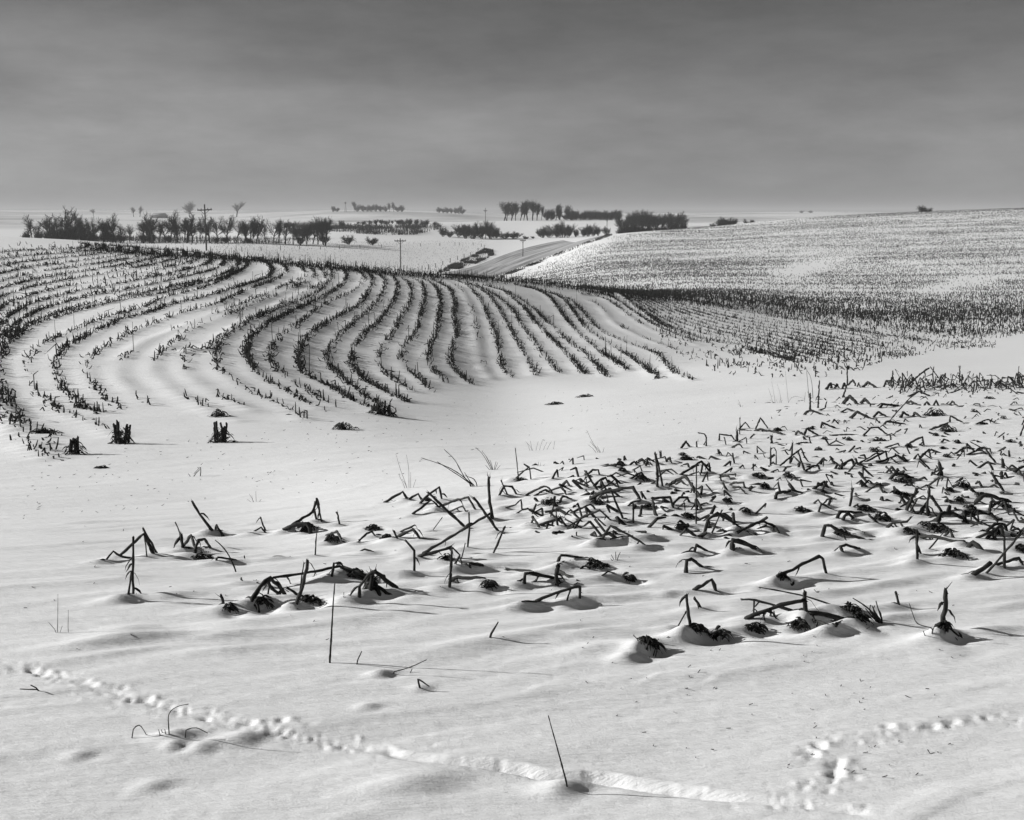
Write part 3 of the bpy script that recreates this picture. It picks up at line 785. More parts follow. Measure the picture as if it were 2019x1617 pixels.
 ("G",24,[(968,893,1),(1060,893),(1113,953,1)],None,None,1),
 ("G",24,[(1808,193,1),(1840,163),(1934,253,1)],None,None,0),
 ("G",20,[(1818,318,1),(1890,280),(1964,255,1)],None,None,0),
 ("G",20,[(2010,303,1),(1990,233)],None,None,0),
 ("H",18,[(648,228,1),(720,178),(762,178),(772,208,1)],None,None,0),
 ("H",22,[(943,198,1),(1050,128),(1073,188,1)],None,None,2),
 ("H",18,[(1107,178,1),(1084,128)],None,None,0),
 ("H",14,[(1108,163,1),(1270,73),(1293,143,1)],"long thin stalk sloping up to a square corner in the upper stubble","the square cornered stalk",0),
 ("H",16,[(1168,153,1),(1345,62),(1358,133,1)],None,None,0),
 ("H",18,[(1258,153,1),(1340,130),(1450,88),(1493,133,1)],None,None,1),
 ("H",18,[(1638,128,1),(1720,43),(1733,98,1)],None,None,0),
 ("H",14,[(1723,208,1),(1638,118)],None,None,0),
 ("H",16,[(1588,133,1),(1620,83),(1648,133,1)],None,None,1),
 ("H",20,[(1938,73,1),(2012,28)],None,None,0),
 ("H",26,[(1828,268,1),(1808,168)],"stubby stalk with a splayed brush-like top","the brush topped stub",2),
 ("H",10,[(1818,243,1),(1784,178)],None,None,0),
 ("H",20,[(1328,238,1),(1384,248,1)],None,None,1),
 ("H",26,[(1383,303,1),(1420,248),(1584,293,1)],"stalk lying over a shaded hollow beside the brush topped stub",None,3),
 ("H",16,[(1138,363,1),(1195,308),(1228,343,1)],None,None,0),
 ("H",12,[(1222,342,1),(1265,355),(1314,378,1)],None,None,0),
 ("H",26,[(388,468,1),(400,420),(543,403,1)],None,None,2),
 ("H",20,[(432,423,1),(414,342)],None,None,0),
 ("H",34,[(553,413,1),(513,362)],None,None,1),
 ("H",22,[(718,403,1),(810,338),(843,393,1)],"small neat wedge shaped stalk beyond the hoop stalk","the neat wedge stalk",0),
 ("H",16,[(738,407,1),(830,460),(904,513,1)],None,None,0),
 ("H",26,[(850,523,1),(866,473)],None,None,0),
 ("H",14,[(718,503,1),(760,478),(783,523,1)],None,None,0),
 ("H",16,[(763,598,1),(785,523),(873,573,1)],None,None,0),
 ("H",22,[(1033,543,1),(1057,388)],"upright dark stalk above a deep shaded hollow in the stubble","the dark upright",0),
 ("H",14,[(1058,463,1),(1085,450),(1114,468,1)],None,None,0),
 ("H",24,[(918,633,1),(950,578),(1134,598,1)],None,None,1),
 ("H",24,[(968,658,1),(1010,588),(1064,643,1)],None,None,1),
 ("H",22,[(1273,693,1),(1200,628)],None,None,1),
 ("H",26,[(1518,598,1),(1607,422)],"leaning pale edged stalk beside the tall pointed tripod of stalks",None,0),
 ("H",14,[(1558,593,1),(1620,478),(1684,490)],None,None,0),
 ("H",22,[(1700,603,1),(1710,480),(1721,356)],"tall pointed centre stalk of the dark tripod of stalks","the dark tripod",0),
 ("H",24,[(1843,598,1),(1790,520),(1718,422)],"slanting leg stalk of the dark tripod of stalks",None,0),
 ("H",30,[(1638,603,1),(1690,518),(1723,593,1)],None,None,1),
 ("H",20,[(1348,728,1),(1400,688),(1530,680),(1562,638)],None,None,2),
 ("H",38,[(1788,684,1),(1810,608),(1920,598),(2014,643,1)],None,None,2),
 ("H",26,[(793,803,1),(820,698),(870,703),(950,758),(1164,813,1)],"hooked stalk whose long trailing end lies on a shaded drift","the trailing hook stalk",3),
 ("H",12,[(958,723,1),(1050,738),(1144,773,1)],None,None,2),
 ("H",26,[(58,773,1),(230,698),(290,688),(384,738,1)],None,None,2),
 ("H",36,[(378,743,1),(414,778,1)],None,None,0),
 ("H",16,[(88,758,1),(224,798,1)],None,None,0),
 ("I",24,[(1615,358,1),(1613,120)],"straight post-like stalk with a flared sheath near the picture edge","the flared sheath stalk",1),
 ("I",20,[(1642,303,1),(1608,215)],None,None,0),
 ("I",26,[(1622,135,1),(1780,148),(1920,198),(2022,218,1)],"heavy stalk running level from the top of the flared sheath stalk",None,2),
 ("I",16,[(1718,253,1),(1792,168)],None,None,0),
 ("I",22,[(1933,153,1),(1900,72),(1858,133,1)],None,None,0),
 ("I",26,[(973,278,1),(948,228),(1000,213),(1113,248,1)],"small low staple shaped stalk on open snow",None,1),
 ("I",28,[(408,528,1),(500,485),(620,410),(770,338),(800,348),(828,468,1)],"lone arched stalk with a neat elbow and a long thin shadow","the lone elbow arch",1),
 ("I",18,[(527,538,1),(508,493)],None,None,0),
 ("I",42,[(20,283,1),(20,200),(110,225),(204,268,1)],"fat dark stalk hunched over a hollow like a caterpillar","the caterpillar stalk",2),
 ("I",40,[(128,884,1),(350,795),(520,745),(630,728)],"thick main stalk of the tangled heap of stalks at the front","the tangled front heap",4),
 ("I",16,[(200,838,1),(205,720)],None,None,1),
 ("I",22,[(533,818,1),(400,775),(210,723),(100,720)],None,None,1),
 ("I",14,[(863,803,1),(640,735),(440,690),(250,658)],"long thin straight stalk lying across the top of the tangled front heap",None,0),
 ("I",34,[(645,863,1),(640,718)],None,None,1),
 ("I",42,[(678,868,1),(840,858),(1004,873,1)],None,None,2),
 ("I",20,[(345,873,1),(350,815)],None,None,0),
 ("I",12,[(387,873,1),(375,825)],None,None,0),
 ("I",28,[(718,883,1),(834,973,1)],None,None,1),
 ("I",32,[(898,973,1),(1064,903,1)],None,None,1),
 ("I",24,[(1458,748,1),(1434,653)],"short clean stub standing alone between the tangled heap and the splintered stump","the clean stub",0),
 ("I",44,[(1838,968,1),(1838,850),(1862,740),(1860,640)],"thick splintered stump with a long split sliver at its top","the splintered stump",1),
 ("I",22,[(1868,1008,1),(1974,1018,1)],None,None,0),
 ("F",16,[(690,403,1),(690,258)],None,None,0),
 ("F",18,[(638,433,1),(690,393),(803,433,1)],None,None,1),
 ("F",12,[(758,373,1),(770,148)],"thin upright stick with a tufted tip behind the upper stubble","the tuft tipped stick",1),
 ("F",12,[(768,393,1),(820,373),(831,328)],None,None,0),
 ("F",22,[(828,213,1),(870,157),(877,208,1)],None,None,1),
 ("F",14,[(903,208,1),(920,167),(942,203,1)],None,None,0),
 ("F",16,[(968,208,1),(985,162),(1002,198,1)],None,None,0),
 ("F",12,[(973,283,1),(1013,160),(1010,18)],None,None,1),
 ("F",14,[(1013,178,1),(1060,142),(1082,190),(1060,283,1)],None,None,0),
 ("F",10,[(1098,193,1),(1110,157),(1127,198,1)],None,None,0),
 ("F",20,[(1148,193,1),(1190,147),(1264,198,1)],None,None,1),
 ("F",14,[(1328,193,1),(1350,147),(1412,168),(1390,268,1)],None,None,1),
 ("F",16,[(1528,183,1),(1640,80),(1712,32)],"long stalk leaning up out of the dense dark row at the field edge","the long leaner",2),
 ("F",8,[(1802,113,1),(1733,18)],None,None,0),
 ("F",12,[(1985,153,1),(1985,18)],None,None,0),
 ("F",26,[(978,338,1),(1030,268),(1104,343,1)],None,None,1),
 ("F",20,[(1128,333,1),(1160,298),(1214,353,1)],None,None,1),
 ("F",24,[(1038,463,1),(1100,408),(1214,468,1)],None,None,2),
 ("F",14,[(958,413,1),(1010,373),(1060,378,1)],None,None,0),
 ("F",18,[(1288,373,1),(1320,338),(1454,348,1)],None,None,1),
 ("F",18,[(1238,458,1),(1280,408),(1344,443,1)],None,None,1),
 ("F",10,[(1378,483,1),(1550,290),(1622,238)],None,None,0),
 ("F",14,[(1543,273,1),(1630,228),(1724,268,1)],None,None,1),
 ("F",12,[(1758,243,1),(1870,255),(1984,213)],None,None,0),
 ("F",18,[(1518,333,1),(1560,318),(1614,348,1)],None,None,0),
 ("F",16,[(1678,353,1),(1700,322),(1723,353,1)],None,None,0),
 ("F",16,[(1758,353,1),(1780,307),(1803,353,1)],None,None,0),
 ("F",12,[(1898,348,1),(1920,317),(1958,358,1)],None,None,0),
 ("F",18,[(1828,343,1),(1964,378,1)],None,None,0),
 ("F",20,[(1473,458,1),(1495,412),(1544,443,1)],None,None,0),
 ("F",20,[(1578,443,1),(1600,417),(1644,453,1)],None,None,0),
 ("F",18,[(1333,518,1),(1350,487),(1514,518,1)],None,None,0),
 ("F",16,[(783,548,1),(795,502),(904,548,1)],None,None,0),
 ("F",12,[(218,558,1),(260,457),(324,553,1)],None,None,0),
 ("F",16,[(1148,613,1),(1220,543),(1280,543),(1354,603,1)],"smooth low hoop stalk in the dense upper stubble",None,0),
 ("F",18,[(638,623,1),(660,557),(754,608,1)],None,None,0),
 ("F",12,[(863,613,1),(980,603),(1114,608,1)],None,None,0),
 ("F",14,[(1898,498,1),(1905,442),(2014,503,1)],None,None,0),
 ("F",18,[(1728,563,1),(1874,508)],None,None,1),
 ("F",18,[(1523,703,1),(1600,653),(1665,633),(1672,703,1)],None,None,0),
 ("F",14,[(1823,678,1),(1850,648),(1890,662,1)],None,None,0),
 ("F",14,[(1338,723,1),(1450,688),(1464,713,1)],None,None,0),
 ("F",14,[(853,693,1),(813,638)],None,None,0),
]
# matted clumps of dead leaves: zoom, x, y, width, height
CLUMPS = [("A",945,545,130,70),("A",1190,1022,50,25),("A",1470,970,110,50),("A",1860,310,110,60),("A",1880,960,130,40),
 ("B",590,525,95,32),("B",245,635,90,45),("B",720,612,70,34),("B",1065,275,60,50),("B",1870,105,95,24),("B",20,535,60,70),
 ("C",1230,130,70,60),("C",1600,385,70,50),("C",440,300,150,50),("C",600,440,90,70),
 ("D",360,480,120,66),("D",760,462,100,54),("D",1215,510,56,44),("D",1555,605,85,36),("D",1505,710,80,26),("D",1900,470,60,32),
 ("D",1150,268,110,56),("D",1540,90,90,60),("D",1000,222,40,18),("D",985,140,50,40),
 ("E",750,330,185,52),("E",1050,440,50,34),("E",1210,1020,120,70),("E",1640,930,70,44),("E",1840,920,110,40),
 ("G",310,430,70,60),("G",375,475,140,90),("G",1290,730,150,52),("G",1710,700,120,80),("G",1380,880,70,34),("G",1560,100,100,54),
 ("H",610,530,95,58),("H",1150,535,170,54),("H",1300,590,140,86),("H",1540,735,95,54),("H",1740,690,250,66),("H",1480,285,160,52),
 ("H",960,760,80,44),("H",140,562,52,28),("H",290,355,44,22),("H",1890,375,48,34),("H",1975,462,66,46),("H",1440,410,34,26),("H",1512,405,40,36),("H",2005,300,90,110),("H",1870,75,56,40),("H",1480,108,54,40),
 ("I",1930,270,175,66),("I",435,508,66,48),("I",580,872,155,104),("I",200,925,120,34),("I",1130,882,80,36),("I",1020,808,150,36),("I",1840,1000,50,40),  # low one under the front heap: debris, put in partly as hollow shade
 ("F",1770,392,165,92),("F",1880,530,125,84),("F",1775,590,42,42),("F",1280,636,150,42),("F",1030,630,64,38),("F",1250,722,125,50),("F",810,625,40,36),("F",410,546,70,40),("F",700,540,50,22),("F",1955,655,50,36),("F",1840,710,46,28),("F",1540,690,50,40),("F",765,715,60,40)]

def zpx(zk, x, y):
    ox, oy, k = ZB[zk]
    return ox + x * k, oy + y * k
# the stubble runs on past the edge of the print: more stalks of the same kinds out there
src = [t for t in STALKS if t[0] in "DGHFI" and not t[3]]
for i in range(34):
    zk_, w, pts, _, _, lv = src[int(rng.integers(len(src)))]
    x0, y0 = zpx(zk_, pts[0][0], pts[0][1])
    nx = rng.uniform(1905, 2030); ny = rng.uniform(735, 1150)
    f_ = np.clip((ny - 640) / (y0 - 640), 0.45, 1.9)
    ox, oy, k_ = ZB["I"]
    ZI = [((nx + (p[0] - pts[0][0]) * ZB[zk_][2] * f_ - ox) / k_, (ny + (p[1] - pts[0][1]) * ZB[zk_][2] * f_ - oy) / k_) + tuple(p[2:]) for p in pts]
    STALKS.append(("I", w * ZB[zk_][2] * f_ / k_, ZI, None, None, lv))
for i in range(12):
    CLUMPS.append(("I", rng.uniform(2040, 2540), rng.uniform(-1250, 350), rng.uniform(30, 90), rng.uniform(24, 50)))
stalk_geo = []
for (zk, w, pts, label, short, leaves) in STALKS:
    P = np.array([zpx(zk, p[0], p[1]) for p in pts])
    on = np.array([len(p) == 3 for p in pts])
    on[0] = True
    g = ground(P[on, 0], P[on, 1])
    cum = np.r_[0, np.cumsum(np.linalg.norm(np.diff(P, axis=0), axis=1))]
    gy = g[:, 1].copy()
    gy = np.clip(gy, gy[0] - 0.55, gy[0] + 0.55)
    dep = np.interp(cum, cum[on], gy)
    if on.sum() == 1:
        dep = gy[0] + cum / max(cum[-1], 1) * rng.uniform(-0.07, 0.07)
    u, e = ue(P[:, 0], P[:, 1])
    P3 = np.stack([u * dep, dep, e * dep], 1)
    rad = 0.5 * w * ZB[zk][2] / F * dep[0]
    stalk_geo.append(dict(P=P3, px=P, on=on, r=rad, label=label, short=short, leaves=leaves, length=cum[-1], wpx=w * ZB[zk][2]))

clump_geo = []
for (zk, x, y, w, h) in CLUMPS:
    bx, by = zpx(zk, x, y + h * 0.5)
    g = ground([bx], [by])[0]
    k = ZB[zk][2] / F * g[1]
    clump_geo.append(dict(c=g, w=w * k, h=max(h * k, 0.05), px=zpx(zk, x, y)))

# snow caught against the stalks: a heap upwind, a scoured hollow and a tail downwind
cw, sw = math.cos(WA), math.sin(WA)
for s in stalk_geo:
    for q in np.nonzero(s["on"])[0]:
        x, y, z = s["P"][q]
        a = rng.uniform(0.5, 1.3)
        bump(x - 0.05 * cw, y - 0.05 * sw, 0.016 * a, 0.07, 0.035)
        bump(x + 0.18 * cw, y + 0.18 * sw, 0.013 * a, 0.17, 0.04)
        bump(x + 0.07, y - 0.02, -0.018 * a, 0.07, 0.035)
for c in clump_geo:
    x, y, z = c["c"]
    w = min(c["w"], 0.05) if y < 5.8 else c["w"]
    bump(x - 0.6 * w, y + 0.02, 0.012 + 0.022 * w, 0.4 * w + 0.05, 0.03 + 0.04 * w)
    bump(x + 0.75 * w, y + 0.04, 0.006 + 0.018 * w, 0.5 * w + 0.05, 0.03 + 0.06 * w)
    bump(x + 0.04, y - 0.05, -0.025, 0.4 * w + 0.03, 0.05)
# free drifts between the stalks
for i in range(330):
    px = rng.uniform(150, 2000); lo = 1000 - (px - 150) * 0.15
    py = rng.uniform(lo, 1290)
    g = ground([px], [py])[0]
    a = rng.uniform(0.4, 1.0)
    bump(g[0], g[1], 0.015 * a, rng.uniform(0.10, 0.32), rng.uniform(0.03, 0.06), WA + rng.normal(0, 0.15))
# single small mounds on the smooth snow in front
for (px, py, h, rr) in [(750, 1330, .022, .035), (725, 1393, .012, .03), (345, 1470, .018, .025), (400, 1473, .014, .035), (155, 1490, .012, .03), (300, 1550, .012, .035), (480, 1455, .018, .045), (1110, 1555, .025, .05), (810, 1545, .02, .10), (1262, 1285, .045, .04), (1238, 1300, .035, .05), (1350, 1255, .045, .05), (1690, 1250, .022, .09), (830, 1358, .012, .03), (1860, 1290, .012, .08), (335, 1452, .016, .04), (365, 1448, .014, .04), (1315, 1170, .014, .04), (560, 1165, .012, .05)]:
    g = ground([px], [py])[0]
    bump(g[0], g[1], h, rr * 1.3, rr * 0.8)
    bump(g[0] + rr * 1.4, g[1] - 0.02, -h * 0.5, rr, rr * 0.6)

# footprints of an animal
def trail(pts, gap, depth, groove):
    c = resample(ground(*catmull(pts, 3.0).T)[:, :2], gap)
    side = 1
    for (x, y) in c:
        side = -side
        cl_ = float(vnoise(np.array([x * 2.6]), np.array([y * 2.6]), 63)[0]) + 0.5
        if rng.random() < 0.45 - 0.6 * cl_:
            continue
        a = rng.uniform(0.35, 1.1) * (0.7 + 0.4 * cl_)
        ox, oy = rng.normal(0, 0.03), side * 0.016 + rng.normal(0, 0.018)
        rx_, ry_ = rng.uniform(0.008, 0.015), rng.uniform(0.007, 0.012)
        bump(x + ox, y + oy, -depth * 0.8 * a, rx_, ry_, rng.uniform(-0.8, 0.8))
        bump(x + ox + rx_ * 2, y + oy + ry_ * 1.4, depth * rng.uniform(0.15, 0.6) * a, rx_ * 0.8, ry_ * 0.8, rng.uniform(-0.6, 0.6))
        for _ in range(4):
            bump(x + rng.normal(0, 0.06), y + rng.normal(0, 0.045), rng.uniform(-0.4, 0.45) * depth, rng.uniform(0.005, 0.012), rng.uniform(0.005, 0.010), rng.uniform(0, 3))
    if groove:
        cc_ = resample(c, 0.012)
        for qi, (x, y) in enumerate(cc_):
            w_ = 0.8 + 1.2 * float(vnoise(np.array([x * 4]), np.array([y * 4]), 61)[0])
            w_ *= min(1.0, 0.15 + qi / 30.0)
            o_ = 0.02 * float(vnoise(np.array([x * 7]), np.array([y * 7]), 62)[0])
            bump(x, y + o_, -groove * 0.26 * w_, 0.016, 0.017 + 0.4 * abs(o_), -0.5)
            bump(x + 0.012, y + o_ + 0.036, groove * 0.07 * w_, 0.016, 0.013, -0.5)
T1 = [(20, 1312), (75, 1324), (140, 1341), (230, 1366), (285, 1384), (340, 1396), (400, 1411), (455, 1430), (545, 1438), (600, 1456), (700, 1470), (760, 1481), (800, 1490), (870, 1496), (960, 1506), (1010, 1516), (1070, 1526), (1160, 1533), (1240, 1543), (1330, 1556), (1440, 1571), (1560, 1585), (1700, 1600)]
trail(T1[:12], 0.028, 0.010, 0.006)
trail(T1[11:], 0.08, 0.008, 0.044)
trail([(2040, 1412), (1901, 1424), (1840, 1432), (1790, 1442), (1740, 1450), (1690, 1454), (1625, 1466), (1600, 1486), (1650, 1506), (1672, 1526), (1620, 1552), (1560, 1570)], 0.05, 0.011, 0.0)
for (px, py) in [(1600, 1487), (1615, 1470), (1655, 1503), (1650, 1525), (1750, 1432), (1840, 1432), (1880, 1425), (1645, 1512), (60, 1323), (85, 1327), (285, 1382), (550, 1445), (555, 1420), (490, 1425)]:
    g = ground([px], [py])[0]
    bump(g[0], g[1], -0.014, rng.uniform(0.012, 0.022), rng.uniform(0.010, 0.015), rng.uniform(-0.6, 0.6))
    bump(g[0] + 0.035, g[1] + 0.01, 0.008, 0.015, 0.013)

# ground sheet, carried on behind the camera
nr, nc = ZZ.shape
back = [(0.4, -1.58), (-1.0, -1.55), (-6.0, -1.5), (-30.0, -1.2), (-120.0, -0.5)]
VB = []
for (y, z) in back[::-1]:
    half = 1.0 + (1.0 - y) * 1.4
    VB.append(np.stack([UG * half, np.full(nc, y), np.full(nc, z)], 1))
V = np.concatenate(VB + [np.stack([XX, YY, ZZ], 2).reshape(-1, 3)])
R_ = nr + len(back)
ii, jj = np.meshgrid(np.arange(R_ - 1), np.arange(nc - 1), indexing="ij")
a = (ii * nc + jj).ravel()
Q = np.stack([a, a + 1, a + nc + 1, a + nc], 1)
link("snow_ground", mesh_np("snow_ground", V, Q, M_SNOW, True), kind="structure", label="wind drifted snow over rolling fields, marked by animal tracks")

# ------------------------------------------------------------------ road
def strip(left, right, mat, name, lift, n=160, label=None):
    l = catmull(left, 2.0); r = catmull(right, 2.0)
    gl = ground(l[:, 0], l[:, 1])[:, :2]; gr_ = ground(r[:, 0], r[:, 1])[:, :2]
    q = np.linspace(0, 1, n)
    def rs(g_):
        d = np.r_[0, np.cumsum(np.linalg.norm(np.diff(g_, axis=0), axis=1))]; d /= d[-1]
        return np.stack([np.interp(q, d, g_[:, k]) for k in (0, 1)], 1)
    A = rs(gl); B = rs(gr_)
    m = 14
    t = np.linspace(0, 1, m)[None, :, None]
    G = A[:, None] * (1 - t) + B[:, None] * t
    z = zat(G[..., 0], G[..., 1]) + lift + 0.10 * np.sin(np.pi * np.linspace(0, 1, m))[None]
    Vv = np.concatenate([G, z[..., None]], 2).reshape(-1, 3)
    i_, j_ = np.meshgrid(np.arange(n - 1), np.arange(m - 1), indexing="ij")
    a_ = (i_ * m + j_).ravel()
    me = mesh_np(name, Vv, np.stack([a_, a_ + 1, a_ + m + 1, a_ + m], 1), mat, True)
    uv = me.uv_layers.new(name="UVMap")
    li = np.zeros(len(me.loops), np.int32); me.loops.foreach_get("vertex_index", li)
    uvv = np.stack([(li // m) / (n - 1), (li % m) / (m - 1)], 1)
    uv.data.foreach_set("uv", uvv.astype(np.float32).ravel())
    return link(name, me, kind="structure", label=label)

def road_material():
    m = bpy.data.materials.new("snowy_gravel")
    m.use_nodes = True
    t = m.node_tree; b = t.nodes["Principled BSDF"]
    b.inputs["Roughness"].default_value = 0.9
    tx = N(t, "ShaderNodeTexCoord"); mpp = N(t, "ShaderNodeMapping"); mpp.inputs["Scale"].default_value = (5, 9, 1)
    n_ = N(t, "ShaderNodeTexNoise"); n_.inputs["Scale"].default_value = 1.0; n_.inputs["Detail"].default_value = 8; n_.inputs["Roughness"].default_value = 0.65
    r_ = N(t, "ShaderNodeValToRGB")
    r_.color_ramp.elements[0].position = 0.38; r_.color_ramp.elements[0].color = (0.12, 0.12, 0.12, 1)
    r_.color_ramp.elements[1].position = 0.64; r_.color_ramp.elements[1].color = (0.50, 0.50, 0.505, 1)
    t.links.new(tx.outputs["UV"], mpp.inputs[0]); t.links.new(mpp.outputs[0], n_.inputs["Vector"]); t.links.new(n_.outputs["Fac"], r_.inputs[0]); t.links.new(r_.outputs[0], b.inputs["Base Color"])
    return m
M_ROAD = road_material()
strip([(862, 541), (905, 533), (945, 522), (985, 506), (1030, 491), (1075, 480), (1110, 474)],
      [(965, 549), (1010, 532), (1050, 517), (1090, 502), (1130, 487), (1165, 474), (1190, 466)], M_ROAD, "road", 0.06,
      label="snow streaked gravel road running up out of the valley")

# dark grass on the road bank and in the ditch
def grass_stuff(name, label, poly, n, ylim, xlim, h, r, mat, tilt=0.35, patch=None):
    x, y, px, py = scatter_world(poly, n, ylim, xlim)
    if patch:
        f = rng.random(len(x)) < np.clip(0.5 + 2.2 * vnoise(x / patch, y / (3 * patch), 71), 0.04, 1)
        x, y = x[f], y[f]
    m = len(x)
    if not m:
        return
    z = zat(x, y) - 0.05
    hh = rng.uniform(h[0], h[1], m)
    a = rng.uniform(0, 6.28, m); tl = np.abs(rng.normal(0, tilt, m))
    p0 = np.stack([x, y, z], 1)
    p1 = p0 + np.stack([np.cos(a) * np.sin(tl), np.sin(a) * np.sin(tl), np.cos(tl)], 1) * hh[:, None]
    Vv, Qq = tubes(p0, p1, r, r * 0.35, 3)
    link(name, mesh_np(name, Vv, Qq, mat), kind="stuff", label=label)
grass_stuff("bank_grass", "dark dead grass covering the road bank", [(862, 539), (890, 523), (930, 505), (955, 491), (972, 494), (974, 503), (940, 520), (905, 531)], 60000, (230, 460), (-22, -2), (0.3, 0.8), 0.07, M_BRUSH, patch=3.0)
grass_stuff("ditch_grass", "line of dead grass along the road ditch", [(985, 546), (1010, 534), (1060, 516), (1110, 496), (1160, 477), (1205, 461), (1208, 464), (1164, 480), (1114, 499), (1064, 519), (1014, 538), (989, 549)], 90000, (150, 420), (-6, 40), (0.25, 0.6), 0.06, M_BRUSH, patch=2.5)
grass_stuff("hillside_brush", "dark brush covering the slope beyond the meadow", [(560, 445), (640, 448), (870, 446), (868, 452), (820, 463), (760, 464), (690, 460), (630, 454), (560, 450)], 60000, (380, 760), (-160, -20), (0.8, 2.6), 0.13, M_BRUSH, patch=6.0)
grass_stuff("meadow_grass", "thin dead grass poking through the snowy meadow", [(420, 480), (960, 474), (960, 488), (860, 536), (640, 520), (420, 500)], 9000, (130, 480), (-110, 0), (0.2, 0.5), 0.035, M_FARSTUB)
grass_stuff("verge_grass", "dead grass and brush along the foot of the tree row", [(38, 466), (200, 480), (420, 484), (640, 479), (640, 473), (38, 462)], 14000, (330, 470), (-190, -55), (0.4, 1.6), 0.07, M_BRUSH, patch=5.0)

# ------------------------------------------------------------------ stubble as stuff
P0 = np.concatenate(stub_P0); P1 = np.concatenate(stub_P1); P2 = np.concatenate(stub_P2); Rr = np.concatenate(stub_R)
zz = zat(P0[:, 0], P0[:, 1]) - 0.03 - P0[:, 2]
for q in (P0, P1, P2):
    q[:, 2] += zz
# bent over tips do not dig through the snow
P2[:, 2] = np.maximum(P2[:, 2], zat(P2[:, 0], P2[:, 1]) - 0.02)
b = Bag()
b.add(*tubes(P0, P1, Rr, Rr * 0.9, 3)); b.add(*tubes(P1, P2, Rr * 0.95, Rr * 0.5, 3))
link("corn_stubble", b.mesh("corn_stubble", M_STUB), kind="stuff", label="cut corn stubble in curved contour rows over the snowy field")
n_row_stub = len(P0)

# stubble on the opposite hill
HILL = [(1010, 551), (1060, 540), (1130, 520), (1200, 490), (1260, 466), (1320, 452), (1420, 446), (1500, 441), (1640, 427), (1760, 420), (2060, 406), (2060, 640), (1900, 640), (1600, 610), (1400, 588), (1200, 580), (1080, 558)]
BARE = [[(1500, 546), (1560, 520), (1650, 503), (1700, 503), (1610, 535), (1590, 550)], [(1790, 574), (1910, 542), (1960, 545), (1960, 560), (1840, 582)], [(1560, 512), (1600, 490), (1640, 486), (1600, 505)]]
row = rng.integers(0, 400, 420000)
yy = 95 + row * 0.82 + rng.normal(0, 0.10, len(row))
xx = rng.uniform(-6, 190, len(row))
yy = yy + 6 * np.sin(xx / 38.0) + 0.05 * xx
ok = (yy > 90) & (yy < 425)
xx, yy = xx[ok], yy[ok]
px, py = project(xx, yy, zat(xx, yy))
jx, jy = rng.normal(0, 9, len(px)), rng.normal(0, 3.2, len(px))
ok = in_poly(px + jx, py + 0.6 * jy, HILL)
for bp_ in BARE:
    ok &= ~in_poly(px + 1.6 * jx, py + 1.5 * jy, bp_)
k = vnoise(xx / 30.0, yy / 5.0, 51) * 1.3 + vnoise(xx / 6.0, yy / 2.5, 52) * 0.8 + 0.45
pale = np.clip(1.15 - (yy - 90) / 700, 0.5, 1)
ok &= rng.random(len(xx)) < 1.15 * np.clip(k + 0.16, 0.22, 1) * pale
xx, yy = xx[ok], yy[ok]
m = len(xx)
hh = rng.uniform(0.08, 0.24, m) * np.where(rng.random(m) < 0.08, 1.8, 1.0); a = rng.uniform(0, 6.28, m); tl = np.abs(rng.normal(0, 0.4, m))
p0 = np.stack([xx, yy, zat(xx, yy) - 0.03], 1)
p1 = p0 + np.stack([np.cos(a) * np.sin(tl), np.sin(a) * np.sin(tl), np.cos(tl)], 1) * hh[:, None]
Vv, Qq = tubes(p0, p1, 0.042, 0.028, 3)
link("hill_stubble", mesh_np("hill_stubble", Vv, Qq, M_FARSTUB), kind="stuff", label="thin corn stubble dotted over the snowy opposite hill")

grass_stuff("added_bank_weeds", "thin dead weeds added to dull the sunlit snowy bank beside the road", [(1010, 546), (1060, 527), (1110, 505), (1160, 484), (1210, 466), (1290, 456), (1200, 492), (1130, 522), (1060, 541)], 22000, (150, 420), (-6, 60), (0.15, 0.45), 0.045, M_FARSTUB, patch=5.0)  # weeds added to darken the bank where the sun makes it too bright
# dense dark row and loose litter among the upper near stubble
lp = []
for i in range(300):
    lp.append((2040 - 290 * rng.random() ** 0.8, 762 + rng.normal(0, 7.5), 1))
for i in range(420):
    t_ = rng.random(); lp.append((1480 + 560 * t_ ** 0.7, rng.uniform(790 - 45 * t_, 960 + 120 * t_), 0))
for i in range(150):
    lp.append((rng.uniform(1040, 1500), rng.uniform(900, 1060), 0))
lp = np.array(lp)
g = ground(lp[:, 0], lp[:, 1])
up = lp[:, 2] > 0
m = len(g)
hh = np.where(up, 0.06 + 0.34 * rng.random(m) ** 1.6, rng.uniform(0.04, 0.16, m))
a = rng.uniform(0, 6.28, m); tl = np.where(up, np.abs(rng.normal(0, 0.9, m)), rng.uniform(0.7, 1.5, m))
p0 = g.copy(); p0[:, 2] = zat(g[:, 0], g[:, 1]) - 0.015
p1 = p0 + np.stack([np.cos(a) * np.sin(tl), np.sin(a) * np.sin(tl), np.cos(tl)], 1) * hh[:, None]
p2 = p1 + np.stack([rng.normal(0, 0.6, m), rng.normal(0, 0.4, m), -rng.uniform(0.1, 0.9, m)], 1) * (0.7 * hh)[:, None]
p1[:, 2] = np.maximum(p1[:, 2], zat(p1[:, 0], p1[:, 1]) + 0.01)
p2[:, 2] = np.maximum(p2[:, 2], zat(p2[:, 0], p2[:, 1]) - 0.005)
rr_ = rng.uniform(0.006, 0.015, m) * np.where(up, 1.45, 1.0)
bl = Bag(); bl.add(*tubes(p0, p1, rr_, rr_, 4)); bl.add(*tubes(p1, p2, rr_, rr_ * 0.5, 4))
link("stubble_litter", bl.mesh("stubble_litter", M_STALK), kind="stuff", label="dark row and loose litter of broken corn among the near stubble")
